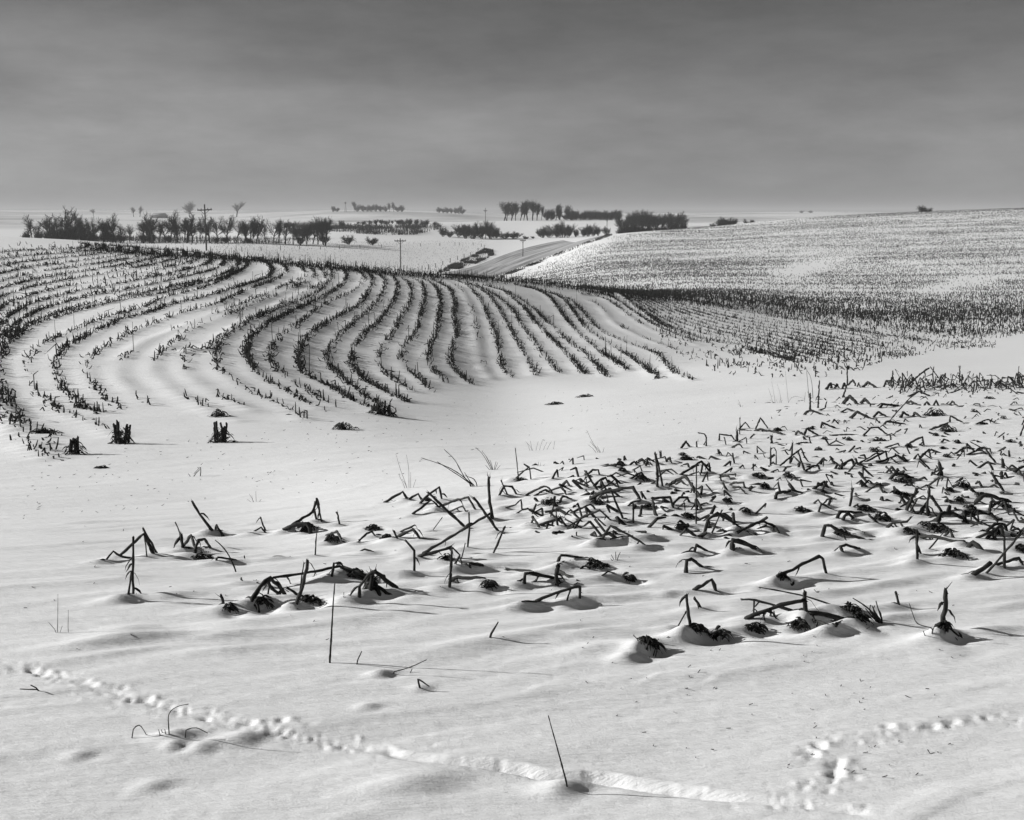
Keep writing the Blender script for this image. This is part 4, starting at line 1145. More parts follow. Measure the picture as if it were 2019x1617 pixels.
# chaff blown over the snow
cx, cy = [], []
for poly, n in [([(40, 900), (420, 850), (800, 800), (1200, 750), (1500, 740), (1650, 760), (1300, 850), (1000, 880), (700, 960), (40, 1030)], 420), ([(1050, 1260), (1900, 1240), (1900, 1560), (1250, 1480)], 110), ([(40, 1000), (1900, 900), (1900, 1300), (40, 1300)], 90)]:
    c = rng.uniform([40, 740], [1950, 1570], (n * 6, 2))
    c = c[in_poly(c[:, 0], c[:, 1], poly)][:n]
    cx.append(c[:, 0]); cy.append(c[:, 1])
cx = np.concatenate(cx); cy = np.concatenate(cy)
g = ground(cx, cy)
m = len(g); a = rng.normal(0.35, 1.3, m); ln = rng.uniform(0.006, 0.03, m) * rng.uniform(0.4, 1.5, m) * np.clip(g[:, 1] / 14, 0.35, 1.6)
d = np.stack([np.cos(a), np.sin(a), rng.uniform(-0.1, 0.5, m)], 1) * ln[:, None]
Vv, Qq = tubes(g - d * 0.5 + [0, 0, 0.002], g + d + [0, 0, 0.004], 0.0028 * np.clip(g[:, 1] / 8, 0.5, 2.5), 0.002, 3)
link("chaff", mesh_np("chaff", Vv, Qq, M_STALK), kind="stuff", label="scattered chaff and leaf scraps lying on the snow")
# ------------------------------------------------------------------ stalks, clumps and weeds as things
def ribbon(P, w, seed=0):
    """a dead leaf: a thin curled strip with some thickness"""
    r = np.random.default_rng(seed)
    P = np.asarray(P, float); m = len(P)
    T = np.gradient(P, axis=0); T /= np.linalg.norm(T, axis=1, keepdims=True) + 1e-12
    side = np.cross(T, r.normal(0, 1, 3)); side /= np.linalg.norm(side, axis=1, keepdims=True) + 1e-12
    nrm = np.cross(T, side)
    ww = w * np.sin(np.pi * (0.12 + 0.85 * np.linspace(0, 1, m)))
    Vv = np.stack([P + side * ww[:, None], P + nrm * (0.25 * ww + 0.0008)[:, None], P - side * ww[:, None]], 1).reshape(-1, 3)
    q = []
    for i in range(m - 1):
        for (a_, b_) in ((0, 1), (1, 2), (2, 0)):
            q.append((i * 3 + a_, i * 3 + b_, i * 3 + 3 + b_, i * 3 + 3 + a_))
    return Vv, np.array(q)

def stalk_mesh(P, r, seed):
    rr = np.random.default_rng(seed)
    P = P.copy()
    seg = []
    for i in range(len(P) - 1):
        n = max(2, int(np.linalg.norm(P[i + 1] - P[i]) / 0.035))
        t = np.linspace(0, 1, n, endpoint=False)[:, None]
        seg.append(P[i] * (1 - t) + P[i + 1] * t)
    seg.append(P[-1][None])
    Q_ = np.concatenate(seg)
    d = np.r_[0, np.cumsum(np.linalg.norm(np.diff(Q_, axis=0), axis=1))]
    ln = d[-1]
    # knees are a little rounded, the stem wanders
    for _ in range(1):
        Q_[1:-1] = (Q_[:-2] + 14 * Q_[1:-1] + Q_[2:]) / 16
    Q_[1:-1] += rr.normal(0, 0.16 * r, (len(Q_) - 2, 3))
    node = 0.5 + 0.5 * np.cos(2 * np.pi * (d / 0.13 + rr.random()))
    R = 1.25 * r * (1.05 - 0.28 * d / max(ln, 1e-6)) * (0.92 + 0.22 * node ** 8)
    R *= 1 + 0.08 * rr.standard_normal(len(R))
    return Q_, R, sweep(Q_, R, 6, jag=min(0.05, 2.2 * r), seed=seed)

landmarks = [(s["short"], s["px"].mean(0)) for s in stalk_geo if s["short"]]
ORD = ["", ", next one out", ", third one out", ", fourth one out", ", fifth one out", ", sixth one out", ", seventh one out", ", eighth one out", ", ninth one out", ", tenth one out", ", eleventh one out", ", twelfth one out", ", thirteenth one out", ", fourteenth one out", ", fifteenth one out"]
def near_phrase(c):
    d = [np.linalg.norm((c - p) * [1, 1.6]) for _, p in landmarks]
    i = int(np.argmin(d)); nm, p = landmarks[i]
    dx, dy = c - p
    rel = "behind" if dy < -0.5 * abs(dx) - 4 else ("in front of" if dy > 0.5 * abs(dx) + 4 else "beside")
    return rel + " " + nm, d[i]
def shape_word(s):
    P = s["px"]
    if s["on"].sum() == 1 or len(P) == 2:
        v = P[-1] - P[0]
        ang = math.degrees(math.atan2(abs(v[0]), abs(v[1]) + 1e-6))
        return "upright" if ang < 14 else ("leaning" if ang < 48 else "flat-lying")
    h = P[:, 1].max() - P[:, 1].min(); w = abs(P[-1, 0] - P[0, 0]) + 1
    return "flat-lying" if h / w < 0.22 else ("tent-shaped" if len(P) == 3 and h / w > 0.6 else "arched")
auto = {}
for s in stalk_geo:
    if s["label"]:
        continue
    L_ = s["length"]
    size = "long" if L_ > 60 else ("small" if L_ < 26 else "short")
    th = "thick " if s["wpx"] > 5.6 else ("thin " if s["wpx"] < 3.3 else "")
    ph, d = near_phrase(s["px"].mean(0))
    auto.setdefault(f"{size} {th}{shape_word(s)} corn stalk {ph}", []).append((d, s))
for lab, lst in auto.items():
    for i, (d, s) in enumerate(sorted(lst, key=lambda t: t[0])):
        s["label"] = lab + ORD[min(i, len(ORD) - 1)]
n_corn = 0
for si, s in enumerate(stalk_geo):
    P = s["P"]; on = s["on"]
    P = P.copy()
    # re-seat on the finished snow
    dz = np.zeros(len(P))
    gi = np.nonzero(on)[0]
    gz = zat(P[gi, 0], P[gi, 1])
    dzz = np.clip(gz - P[gi, 2], -0.12, 0.12)
    dz = np.interp(np.arange(len(P)), gi, dzz)
    P[:, 2] += dz
    ends = [0] + ([len(P) - 1] if on[-1] and len(P) > 1 else [])
    out = []
    d0 = P[0] - P[1]; d0 /= np.linalg.norm(d0)
    foot = P[0] + d0 * 0.02 - [0, 0, 0.05]
    out = np.vstack([foot, P])
    if on[-1] and len(P) > 1:
        d1 = P[-1] - P[-2]; d1 /= np.linalg.norm(d1)
        if abs(P[-1, 2] - zat(P[-1, 0], P[-1, 1])) < 0.05:
            out = np.vstack([out, P[-1] + d1 * 0.02 - [0, 0, 0.035]])
    org = P[0].copy()
    Qp, R, (Vv, Qq, Tt) = stalk_mesh(out - org, s["r"], si)
    b = Bag(); b.add(Vv, Qq); b.f3.append(Tt)
    # the broken end splits into slivers
    rs_ = np.random.default_rng(si + 9000)
    if s["on"].sum() == 1 or rs_.random() < 0.4:
        td = Qp[-1] - Qp[-2]; td /= np.linalg.norm(td) + 1e-9
        for q in range(int(rs_.integers(2, 5))):
            off = rs_.normal(0, 0.6 * s["r"], 3)
            e0 = Qp[-1] + off - td * 0.01; e1 = e0 + (td + rs_.normal(0, 0.28, 3)) * rs_.uniform(1.2, 5.0) * s["r"]
            b.add(*tubes([e0], [e1], 0.36 * s["r"], 0.08 * s["r"], 3))
    o = link("corn_stalk", b.mesh("corn_stalk", M_STALK, False), loc=org, label=s["label"], category="corn stalk", group="corn stalks of the near stubble")
    n_corn += 1
    rl = np.random.default_rng(si + 500)
    for q in range(s["leaves"] + (1 if s["wpx"] > 4 else 0)):
        i = int(rl.integers(max(1, len(Qp) // 6), len(Qp)))
        st = Qp[i]
        ln = rl.uniform(2.2, 6.5) * s["r"] + 0.02
        a = rl.uniform(0, 6.28)
        t = np.linspace(0, 1, 6)[:, None]
        dirv = np.array([math.cos(a), math.sin(a) * 0.7, rl.uniform(-0.2, 0.7)])
        lp = st + dirv * ln * t + np.array([0, 0, -1.3 * ln]) * t ** 2
        lp = lp + rl.normal(0, 0.05 * ln, (6, 3)) * t
        zmin = zat(lp[:, 0] + org[0], lp[:, 1] + org[1]) - org[2]
        lp[:, 2] = np.maximum(lp[:, 2], zmin + 0.003)
        v_, q_ = ribbon(lp, rl.uniform(0.35, 0.8) * s["r"] + 0.002, si * 7 + q)
        link("leaf", mesh_np("leaf", v_, q_, M_LEAF), parent=o)

def clump_mesh(w, h, seed, org):
    r = np.random.default_rng(seed)
    b = Bag()
    n = int(np.clip(44 + 160 * w, 44, 110))
    for i in range(n):
        x0 = float(np.clip(r.normal(0, 0.34), -0.6, 0.6)) * w; y0 = r.uniform(-0.35, 0.35) * min(w, 0.35)
        z0 = h * r.uniform(0.05, 0.75) * (1 - (2 * x0 / w) ** 2 * 0.7)
        a = r.normal(0.2, 0.7) + (math.pi if r.random() < 0.5 else 0)
        ln = r.uniform(0.12, 0.55) * max(w, 0.12)
        t = np.linspace(0, 1, 5)[:, None]
        p = np.array([x0, y0, z0]) + np.array([math.cos(a), 0.6 * math.sin(a), r.uniform(-0.1, 0.55)]) * ln * t + np.array([0, 0, -1.0]) * ln * t ** 2
        zg = zat(p[:, 0] + org[0], p[:, 1] + org[1]) - org[2]
        p[:, 2] = np.maximum(p[:, 2], zg - 0.01)
        v_, q_ = ribbon(p, r.uniform(0.003, 0.011) * (0.7 + 2.0 * min(w, 0.4)), seed * 99 + i)
        b.add(v_, q_)
    # the root mass the leaves hang on
    m, k = 7, 10
    th = np.linspace(0, np.pi, m); ph = np.arange(k) * 2 * np.pi / k
    G = np.stack([np.outer(np.sin(th), np.cos(ph)) * 0.20 * w, np.outer(np.sin(th), np.sin(ph)) * 0.2 * min(w, 0.4), np.outer(np.cos(th), np.ones(k)) * 0.16 * h + 0.03 * h], 2)
    G *= 1 + 0.32 * r.standard_normal((m, k, 1))
    i_, j_ = np.meshgrid(np.arange(m - 1), np.arange(k), indexing="ij")
    a_ = (i_ * k + j_).ravel(); c_ = (i_ * k + (j_ + 1) % k).ravel()
    b.add(G.reshape(-1, 3), np.stack([a_, c_, c_ + k, a_ + k], 1))
    return b.mesh("leaf_clump", M_LEAF)
autoc = {}
for ci, c in enumerate(clump_geo):
    wp = c["w"] / c["c"][1] * F
    ph, d = near_phrase(np.array(c["px"]))
    size = "wide" if wp > 28 else ("small" if wp < 12 else "low")
    autoc.setdefault(f"{size} matted leaf clump {ph}", []).append((d, ci))
for lab, lst in autoc.items():
    for i, (d, ci) in enumerate(sorted(lst)):
        clump_geo[ci]["label"] = lab + ORD[min(i, len(ORD) - 1)]
for ci, c in enumerate(clump_geo):
    org = np.array([c["c"][0], c["c"][1], float(zat(c["c"][0], c["c"][1]))])
    link("leaf_clump", clump_mesh(c["w"], c["h"], ci, org), loc=org, label=c["label"], category="leaf clump", group="matted leaf clumps in the near stubble")

# nearest stalks of the contour rows, one by one; the rest of the rows is the stubble above
NEAR_CAND.sort(key=lambda p: p[1])
quota = max(0, 300 - n_corn)
protos = []
for i in range(8):
    r = np.random.default_rng(900 + i)
    h = r.uniform(0.16, 0.34); a = r.uniform(0, 6.28); tl = abs(r.normal(0, 0.3))
    p1 = np.array([math.cos(a) * math.sin(tl), math.sin(a) * math.sin(tl), math.cos(tl)]) * h
    pts = [np.array([0, 0, -0.05]), p1]
    if i % 2:
        a2 = r.uniform(0, 6.28)
        pts.append(p1 + np.array([math.cos(a2) * 0.7, math.sin(a2) * 0.7, -0.75]) * h * r.uniform(0.6, 1.0))
    Qp, R, (Vv, Qq, Tt) = stalk_mesh(np.array(pts), r.uniform(0.014, 0.020), 900 + i)
    b = Bag(); b.add(Vv, Qq); b.f3.append(Tt)
    b.add(*ribbon(np.array([p1 * 0.6, p1 * 0.7 + [0.06, 0.02, 0.03], p1 * 0.5 + [0.12, 0.03, -0.05]]), 0.012, i))
    protos.append(b.mesh("corn_stalk", M_STALK))
for i, (x, y) in enumerate(NEAR_CAND[:quota]):
    o = link("corn_stalk", protos[i % 8], loc=(x, y, float(zat(x, y))), label="short broken corn stalk in the lowest end of the curved contour rows", category="corn stalk", group="corn stalks at the low ends of the contour rows")
    o.rotation_euler = (0, 0, rng.uniform(0, 6.28)); o.scale = (0.9, 0.9, rng.uniform(0.4, 1.0))
rest = np.array(NEAR_CAND[quota:])
if len(rest):
    keep = (stub_P0, stub_P1, stub_P2, stub_R)
    p0, p1, p2, r = add_stalks(rest[:, 0], rest[:, 1], 0.12, 0.30, 0.018, keep=False)
    p2[:, 2] = np.maximum(p2[:, 2], zat(p2[:, 0], p2[:, 1]) - 0.02)
    b = Bag(); b.add(*tubes(p0, p1, r, r * 0.9, 4)); b.add(*tubes(p1, p2, r * 0.95, r * 0.5, 4))
    link("row_end_stubble", b.mesh("row_end_stubble", M_STUB), kind="stuff", label="broken stubble in the lower ends of the contour rows")

FIELD_CLUMPS = [(240, 856, 38, 46, "tall dark clump of broken stalks at the very bottom of the contour rows"),
 (146, 882, 34, 34, "two-headed dark clump of stalks just below the bottom row by the frame edge"),
 (437, 856, 40, 40, "dark stalk clump with a spike at the foot of the second curved row"),
 (432, 812, 30, 20, "low dark clump just above the spiked stalk clump"), (752, 806, 44, 28, "shaggy dark clump where the middle rows run out"),
 (678, 838, 34, 22, "small dark clump in front of the shaggy row-end clump"), (155, 797, 16, 18, "blocky dark clump on the first wide bend"), (85, 848, 44, 16, "flat drifted clump beside the frame edge below the first bend"),
 (200, 920, 22, 8, "flat dark patch of leaves on open snow below the bottom row"), (1095, 795, 26, 7, "thin dark leaf patch on the open drainage strip"), (1155, 780, 24, 7, "second thin dark leaf patch on the open drainage strip")]
for ci, (px, py, w, h, lab) in enumerate(FIELD_CLUMPS):
    g = ground([px], [py + h * 0.4])[0]; k = g[1] / F
    org = np.array([g[0], g[1], float(zat(g[0], g[1]))])
    o = link("leaf_clump", clump_mesh(w * k, h * k, 700 + ci, org), loc=org, label=lab, category="leaf clump")
    if h > 25:
        for q in range(7):
            x0 = rng.uniform(-0.35, 0.35) * w * k
            Pq = np.array([[x0, 0, -0.05], [x0 + rng.normal(0, 0.04), rng.normal(0, 0.04), h * k * rng.uniform(0.6, 1.0)]])
            Qp, R, (Vv, Qq, Tt) = stalk_mesh(Pq, 0.022, 40 + q)
            b = Bag(); b.add(Vv, Qq); b.f3.append(Tt)
            link("stub", b.mesh("stub", M_STALK), parent=o)

# weeds: thin stems with side twigs.  each: label, category, list of stems in photo pixels (first point on the snow), radius
def zk(ox, oy, pts, k=K7):
    return [(ox + x * k, oy + y * k) for x, y in pts]
WEEDS = [
 ("tall thin knotted weed stem standing alone on smooth snow in front of the rail-like stalk", "weed", [[(650, 1307), (654, 1240), (657, 1190), (660, 1150)]], .0042),
 ("single hair-thin straight stem slanting above the trench of tracks", "weed", [[(1119, 1551), (1100, 1480), (1081, 1411)]], .0026),
 ("dry weed arching over a small mound beside the animal tracks", "weed", [zk(30, 1260, p) for p in ([(875, 540), (873, 430), (920, 385), (985, 370)], [(830, 540), (815, 515)], [(860, 540), (850, 512)], [(960, 525), (985, 512), (1030, 505), (1095, 535)], [(655, 532), (705, 490), (757, 562)], [(850, 540), (830, 515)])], .0019),
 ("pale sparse weed with a tall hairlike stem near the lower left field corner", "weed", [zk(30, 960, p) for p in ([(240, 828), (242, 720), (243, 610)], [(240, 828), (190, 770)], [(245, 826), (268, 790)], [(300, 816), (302, 700)])], .0022),
 ("small bent twig like a tent peg on smooth snow", "twig", [zk(640, 1260, [(548, 278), (531, 229), (596, 270)])], .004),
 ("short straight twig stuck in smooth snow below the squared arch stalk", "twig", [zk(640, 940, [(935, 915), (988, 826)])], .0055),
 ("short leaning twig beside the tall knotted weed stem", "twig", [zk(640, 1260, [(178, 142), (211, 70)])], .003),
 ("thin twig lying on the snow beside a little white peak", "twig", [zk(640, 1260, [(380, 190), (480, 162), (580, 118)]), zk(640, 1260, [(470, 168), (498, 170)])], .0025),
 ("branching dry weed with two long arms at the back edge of the stubble", "weed", [zk(640, 640, p) for p in ([(850, 920), (770, 852), (680, 802), (550, 758)], [(835, 915), (790, 860), (740, 770), (680, 710)], [(860, 920), (830, 895), (795, 840)], [(870, 918), (850, 880), (800, 860)], [(840, 915), (780, 870), (640, 780)])], .005),
 ("dark based grass tuft behind the tall pointed spike stalk", "grass tuft", [zk(640, 640, p) for p in ([(950, 825), (900, 740), (860, 700)], [(955, 825), (925, 760), (895, 720)], [(960, 825), (940, 770)], [(965, 825), (985, 785)], [(945, 825), (915, 800)], [(970, 826), (1000, 800)], [(958, 826), (915, 745)], [(962, 826), (975, 780)])], .006),
 ("pale grass tuft of fine upright stems beside the branching dry weed", "grass tuft", [zk(640, 640, p) for p in ([(470, 930), (430, 820), (405, 735)], [(480, 930), (478, 820), (465, 740)], [(490, 930), (490, 840)], [(460, 930), (420, 850)], [(500, 930), (520, 880)], [(475, 930), (440, 880)])], .0035),
 ("low pale grass fringe behind the sharp tent stalk", "grass tuft", [zk(640, 640, p) for p in ([(1170, 718), (1150, 670)], [(1180, 718), (1170, 660)], [(1200, 718), (1215, 665)], [(1220, 718), (1240, 655)], [(1240, 716), (1265, 670)], [(1300, 714), (1310, 660)], [(1260, 716), (1290, 665)], [(1190, 718), (1140, 660)])], .004),
 ("grass tuft with one long thin leaning stem beyond the stubble", "grass tuft", [zk(640, 640, p) for p in ([(1570, 728), (1530, 680), (1490, 600)], [(1560, 725), (1510, 665)], [(1575, 728), (1550, 690)], [(1550, 722), (1500, 685)], [(1580, 728), (1590, 700)])], .005),
 ("small low grass tuft behind the sharp tent stalk's open snow", "grass tuft", [zk(640, 640, p) for p in ([(1215, 805), (1200, 785)], [(1225, 806), (1230, 785)], [(1235, 806), (1250, 795)], [(1220, 806), (1215, 780)])], .004),
 ("thicket of fine pale weeds with tall hairlike stems beyond the upper stubble", "weed", [zk(1440, 720, p, 460 / 2019) for p in ([(390, 330), (375, 240), (358, 140)], [(440, 330), (430, 250), (405, 160)], [(505, 345), (490, 200), (475, 50)], [(410, 340), (400, 300)], [(430, 340), (450, 300)], [(400, 340), (340, 300)], [(415, 342), (440, 280)], [(640, 340), (650, 230)], [(645, 340), (640, 270)], [(370, 330), (330, 200)], [(500, 300), (560, 270), (640, 290)])], .005),
 ("tall bent weed stem standing behind the tuft tipped stick", "weed", [zk(1440, 720, p, 460 / 2019) for p in ([(715, 285), (708, 180), (690, 90), (650, 30)], [(690, 90), (660, 50)])], .007),
 ("small grass tuft with thin blades on open snow beyond the upper stubble", "grass tuft", [zk(1440, 720, p, 460 / 2019) for p in ([(95, 360), (70, 300)], [(100, 362), (65, 330)], [(90, 360), (80, 340)], [(105, 363), (110, 345)])], .006),
 ("tangled dry weed with many crooked twigs beside the tangled front heap", "weed", [zk(1440, 1030, p, 460 / 2019) for p in ([(1300, 865), (1240, 790), (1160, 720), (1060, 655)], [(1290, 860), (1210, 770), (1215, 715)], [(1310, 860), (1260, 790), (1225, 720)], [(1320, 855), (1290, 780), (1260, 680)], [(1315, 855), (1300, 790), (1280, 750)], [(1280, 860), (1230, 820), (1170, 745)], [(1270, 850), (1250, 800)], [(1330, 860), (1250, 830)], [(1300, 860), (1240, 765), (1250, 720)])], .0042),
 ("wiry weed stem curling up beside the splintered stump", "weed", [zk(1440, 1030, p, 460 / 2019) for p in ([(1740, 960), (1745, 918), (1620, 876), (1578, 790), (1548, 700)], [(1740, 960), (1775, 880)], [(1700, 910), (1670, 940)])], .0026),
 ("small forked weed with seed heads beside the wide tent stalk", "weed", [zk(1000, 1040, p, 460 / 2019) for p in ([(940, 285), (900, 235)], [(942, 285), (938, 210)], [(945, 282), (980, 215)], [(935, 284), (895, 270)])], .0028),
 ("thin curved weed stem crossing the flat drift stalk", "weed", [zk(180, 970, [(1256, 692), (1190, 550), (1130, 470), (1070, 415)], 460 / 2019)], .0045),
 ("small looped weed on the open snow of the drainage strip", "weed", [zk(30, 640, p) for p in ([(1052, 862), (1054, 812), (1015, 850)], [(1010, 862), (1050, 825)], [(1000, 862), (985, 848)])], .006),
 ("faint grass tuft on open snow behind the tall hairpin stalk", "grass tuft", [zk(30, 960, p) for p in ([(1360, 85), (1330, 40)], [(1370, 85), (1368, 25)], [(1350, 84), (1320, 70)], [(1380, 84), (1400, 70)], [(1355, 85), (1345, 50)])], .0035),
 ("tiny dark sprig by the picture's lower corner tracks", "twig", [zk(30, 1260, [(150, 292), (88, 262)]), zk(30, 1260, [(155, 318), (30, 330)])], .003),
 ("crown of dry spikes on the snowy hump at the front of the stubble", "grass tuft", [zk(1000, 1040, p, 460 / 2019) for p in ([(1170, 1010), (1150, 960)], [(1190, 1010), (1180, 960)], [(1220, 1025), (1205, 930)], [(1240, 1040), (1240, 985)], [(1160, 1000), (1090, 930)], [(1280, 1060), (1300, 1030)], [(1260, 1050), (1290, 1015)], [(1200, 1015), (1230, 960)])], .0045),
]
for (lab, cat, stems, r) in WEEDS:
    g0 = ground([stems[0][0][0]], [stems[0][0][1]])[0]
    org = np.array([g0[0], g0[1], float(zat(g0[0], g0[1]))])
    root = link("dry_weed" if cat == "weed" else cat.replace(" ", "_"), None, loc=org, label=lab, category=cat)
    root.empty_display_size = 0.05
    for q, st in enumerate(stems):
        st = catmull(st, 6.0) if len(st) > 2 else resample(np.array(st, float), 8.0)
        u, e = ue(st[:, 0], st[:, 1])
        dep = org[1] + np.linspace(0, 1, len(st)) * rng.uniform(-0.10, 0.10) * min(1, org[1] / 12)
        P = np.stack([u * dep, dep, e * dep], 1)
        P[0, 2] = min(P[0, 2], float(zat(P[0, 0], P[0, 1]))) - 0.02
        P[1:, 2] = np.maximum(P[1:, 2], zat(P[1:, 0], P[1:, 1]) + 0.002)
        R = r * (0.62 if cat == "grass tuft" or "pale" in lab else 1.0) * np.linspace(1.15, 0.6, len(P)) * (1 + 0.25 * (np.arange(len(P)) % 5 == 2))
        Vv, Qq, Tt = sweep(P - org, R, 5, seed=q)
        b = Bag(); b.add(Vv, Qq); b.f3.append(Tt)
        link("stem", b.mesh("stem", M_STALK), parent=root)
# ------------------------------------------------------------------ trees
def grow(seed, style):
    """bare tree of height 1 -> (trunk mesh, crown mesh)"""
    r = np.random.default_rng(seed)
    limbs, twigs = [], []
    def rec(p, d, ln, rad, lvl, maxl):
        n = 3
        for i in range(n):
            d = d + r.normal(0, 0.10 + 0.05 * lvl, 3); d[2] += 0.05
            d /= np.linalg.norm(d)
            q = p + d * ln / n
            r1 = rad * (1 - 0.22 * (i + 1) / n)
            (limbs if lvl < 2 else twigs).append((p, q, rad * (1 - 0.22 * i / n), r1))
            p = q
            if lvl < maxl and (i > 0 or lvl > 0 or style["stems"] > 3):
                for _ in range(2 if lvl < 2 else (int(r.integers(2, 4)) if maxl < 4 else int(r.integers(0, 3)) if lvl == 3 else int(r.integers(1, 3)))):
                    a = r.uniform(0, 6.28); sp_ = style["spread"] * r.uniform(0.5, 1.2)
                    side = np.array([math.cos(a), math.sin(a), 0.0])
                    nd = d * math.cos(sp_) + side * math.sin(sp_); nd[2] += style["up"] * 0.3
                    nd /= np.linalg.norm(nd)
                    rec(p, nd, ln * r.uniform(0.5, 0.78), r1 * r.uniform(0.45, 0.65), lvl + 1, maxl)
        if lvl < maxl:
            rec(p, d, ln * 0.7, rad * 0.7, lvl + 1, maxl)
    for s_ in range(style["stems"]):
        a = r.uniform(0, 6.28); lean = style["lean"] * r.uniform(0.3, 1.2)
        d = np.array([math.cos(a) * math.sin(lean), math.sin(a) * math.sin(lean), math.cos(lean)])
        rec(np.array([0.02 * math.cos(a), 0.02 * math.sin(a), -0.03]), d, style["trunk"] * r.uniform(0.8, 1.2), style["rad"], 0, style.get("maxl", 3))
    zt = max(max(q[2] for _, q, _, _ in twigs), 0.1)
    def mk(lst, n, name, mat, rmin):
        A_ = np.array([l[0] for l in lst]) / zt; B_ = np.array([l[1] for l in lst]) / zt
        ra = np.maximum(np.array([l[2] for l in lst]) / zt, rmin); rb = np.maximum(np.array([l[3] for l in lst]) / zt, rmin * 0.8)
        return mesh_np(name, *tubes(A_, B_, ra, rb, n), mat)
    print("tree", len(limbs), len(twigs))
    return mk(limbs, 5, "trunk", M_BARK, 0.005), mk(twigs, 3, "crown", style.get("mat", M_TWIG), style["tw"])

ST_TREE = dict(spread=0.85, up=0.35, stems=1, lean=0.06, trunk=0.40, rad=0.028, tw=0.0021, maxl=4)
ST_TALL = dict(spread=0.55, up=1.0, stems=2, lean=0.13, trunk=0.40, rad=0.018, tw=0.0024, maxl=4)
ST_PALE = dict(ST_TREE, spread=0.6, up=0.9, mat=M_HAZETWIG)
ST_BUSH = dict(spread=0.7, up=0.8, stems=7, lean=0.75, trunk=0.24, rad=0.012, tw=0.0026)
TREES = [grow(100 + i, ST_TREE) for i in range(5)]
TALLS = [grow(200 + i, ST_TALL) for i in range(4)]
PALES = [grow(250 + i, ST_PALE) for i in range(3)]
BUSHES = [grow(300 + i, ST_BUSH) for i in range(4)]

def plant(px, top, d, kind, name, label, group=None, width=1.0, cat=None):
    """a tree whose foot stands at distance d in photo column px and whose top reaches photo row top"""
    u, e = ue(px, top)
    # the foot's column: same bearing
    x = float(u) * d
    z = float(zat(x, d))
    h = max(float(e) * d - z, 0.6)
    root = link(name, None, loc=(x, d, z), label=label, category=cat or name.replace("bare_", "").replace("_", " "), group=group)
    root.empty_display_size = 0.5
    tr, cr = kind[int(rng.integers(len(kind)))]
    a = rng.uniform(0, 6.28); w = width * rng.uniform(0.95, 1.25)
    for nm, me in (("trunk", tr), ("crown", cr)):
        o = link(nm, me, parent=root)
        o.rotation_euler = (0, 0, a); o.scale = (h * w, h * w, h)
    return root

NUM = ["first", "second", "third", "fourth", "fifth", "sixth", "seventh", "eighth", "ninth", "tenth", "eleventh", "twelfth", "thirteenth", "fourteenth", "fifteenth", "sixteenth", "seventeenth", "eighteenth", "nineteenth", "twentieth", "twenty-first", "twenty-second", "twenty-third", "twenty-fourth", "twenty-fifth", "twenty-sixth", "twenty-seventh", "twenty-eighth", "twenty-ninth", "thirtieth", "thirty-first", "thirty-second", "thirty-third", "thirty-fourth", "thirty-fifth", "thirty-sixth", "thirty-seventh", "thirty-eighth", "thirty-ninth", "fortieth"]
Zl = lambda x, y, ox=30, oy=370, k=350 / 2019: (ox + x * k, oy + y * k)
row_l = []
for (x, t, w) in [(175, 290, .8), (380, 285, .9), (470, 300, .9), (560, 195, 1.0), (640, 290, 1.0), (745, 335, 1.1), (880, 375, 1.2), (1000, 330, .9), (1060, 270, .9), (1130, 345, 1.1), (1220, 400, .9), (1290, 410, .8), (1440, 335, 1.0), (1500, 350, 1.0), (1560, 265, .8), (1630, 350, .9), (1700, 325, .8), (1752, 235, .7), (1830, 340, .8), (1930, 300, .9)]:
    row_l.append((*Zl(x, t), w))
for (x, t, w) in [(40, 300, .9), (105, 330, .8), (190, 320, .8), (300, 290, .9), (390, 310, .9), (480, 295, 1.0), (600, 330, .8), (690, 365, .8), (752, 325, .8), (822, 300, .8), (865, 370, .7), (940, 390, .8), (1015, 345, .9), (1087, 330, .6), (1160, 355, .8), (1250, 370, .8), (1330, 365, 1.2), (1400, 385, 1.0)]:
    row_l.append((*Zl(x, t, 360), w))
for k in range(20):
    row_l.append((rng.uniform(60, 640), rng.uniform(424, 440), 0.75 if k % 2 else 0.6))
row_l.sort()
left_side = [t for t in row_l if t[0] < 403]; right_side = [t for t in row_l if t[0] >= 403]
for k, (px, top, w) in enumerate(left_side[::-1]):
    lab = "largest dark tree in the row, its crown rising well above the skyline" if abs(px - 127) < 3 else f"{NUM[k]} bare tree of the meadow row from the tall crossarm pole toward the thicket end"
    plant(px, top, 380 + rng.uniform(-14, 10), TREES, "bare_tree", lab, "bare trees of the row beyond the meadow", w)
for k, (px, top, w) in enumerate(right_side):
    plant(px, top, 380 + rng.uniform(-10, 10), TREES if w > 0.65 else TALLS, "bare_tree", f"{NUM[k]} bare tree of the meadow row from the tall crossarm pole toward the road", "bare trees of the row beyond the meadow", w)
# thick undergrowth under the row
for k, (px, top) in enumerate([(50, 452), (78, 455), (100, 448), (118, 440), (135, 438), (150, 442), (165, 450), (185, 455), (205, 448), (222, 452), (238, 458), (280, 456), (298, 455), (330, 462), (425, 466), (445, 464), (490, 466), (590, 462)]):
    plant(px, top, 376 + rng.uniform(-8, 4), BUSHES, "bush", f"{NUM[k]} dark bush at the foot of the tree row, counting from its thicket end", "bushes at the foot of the tree row", 1.0)
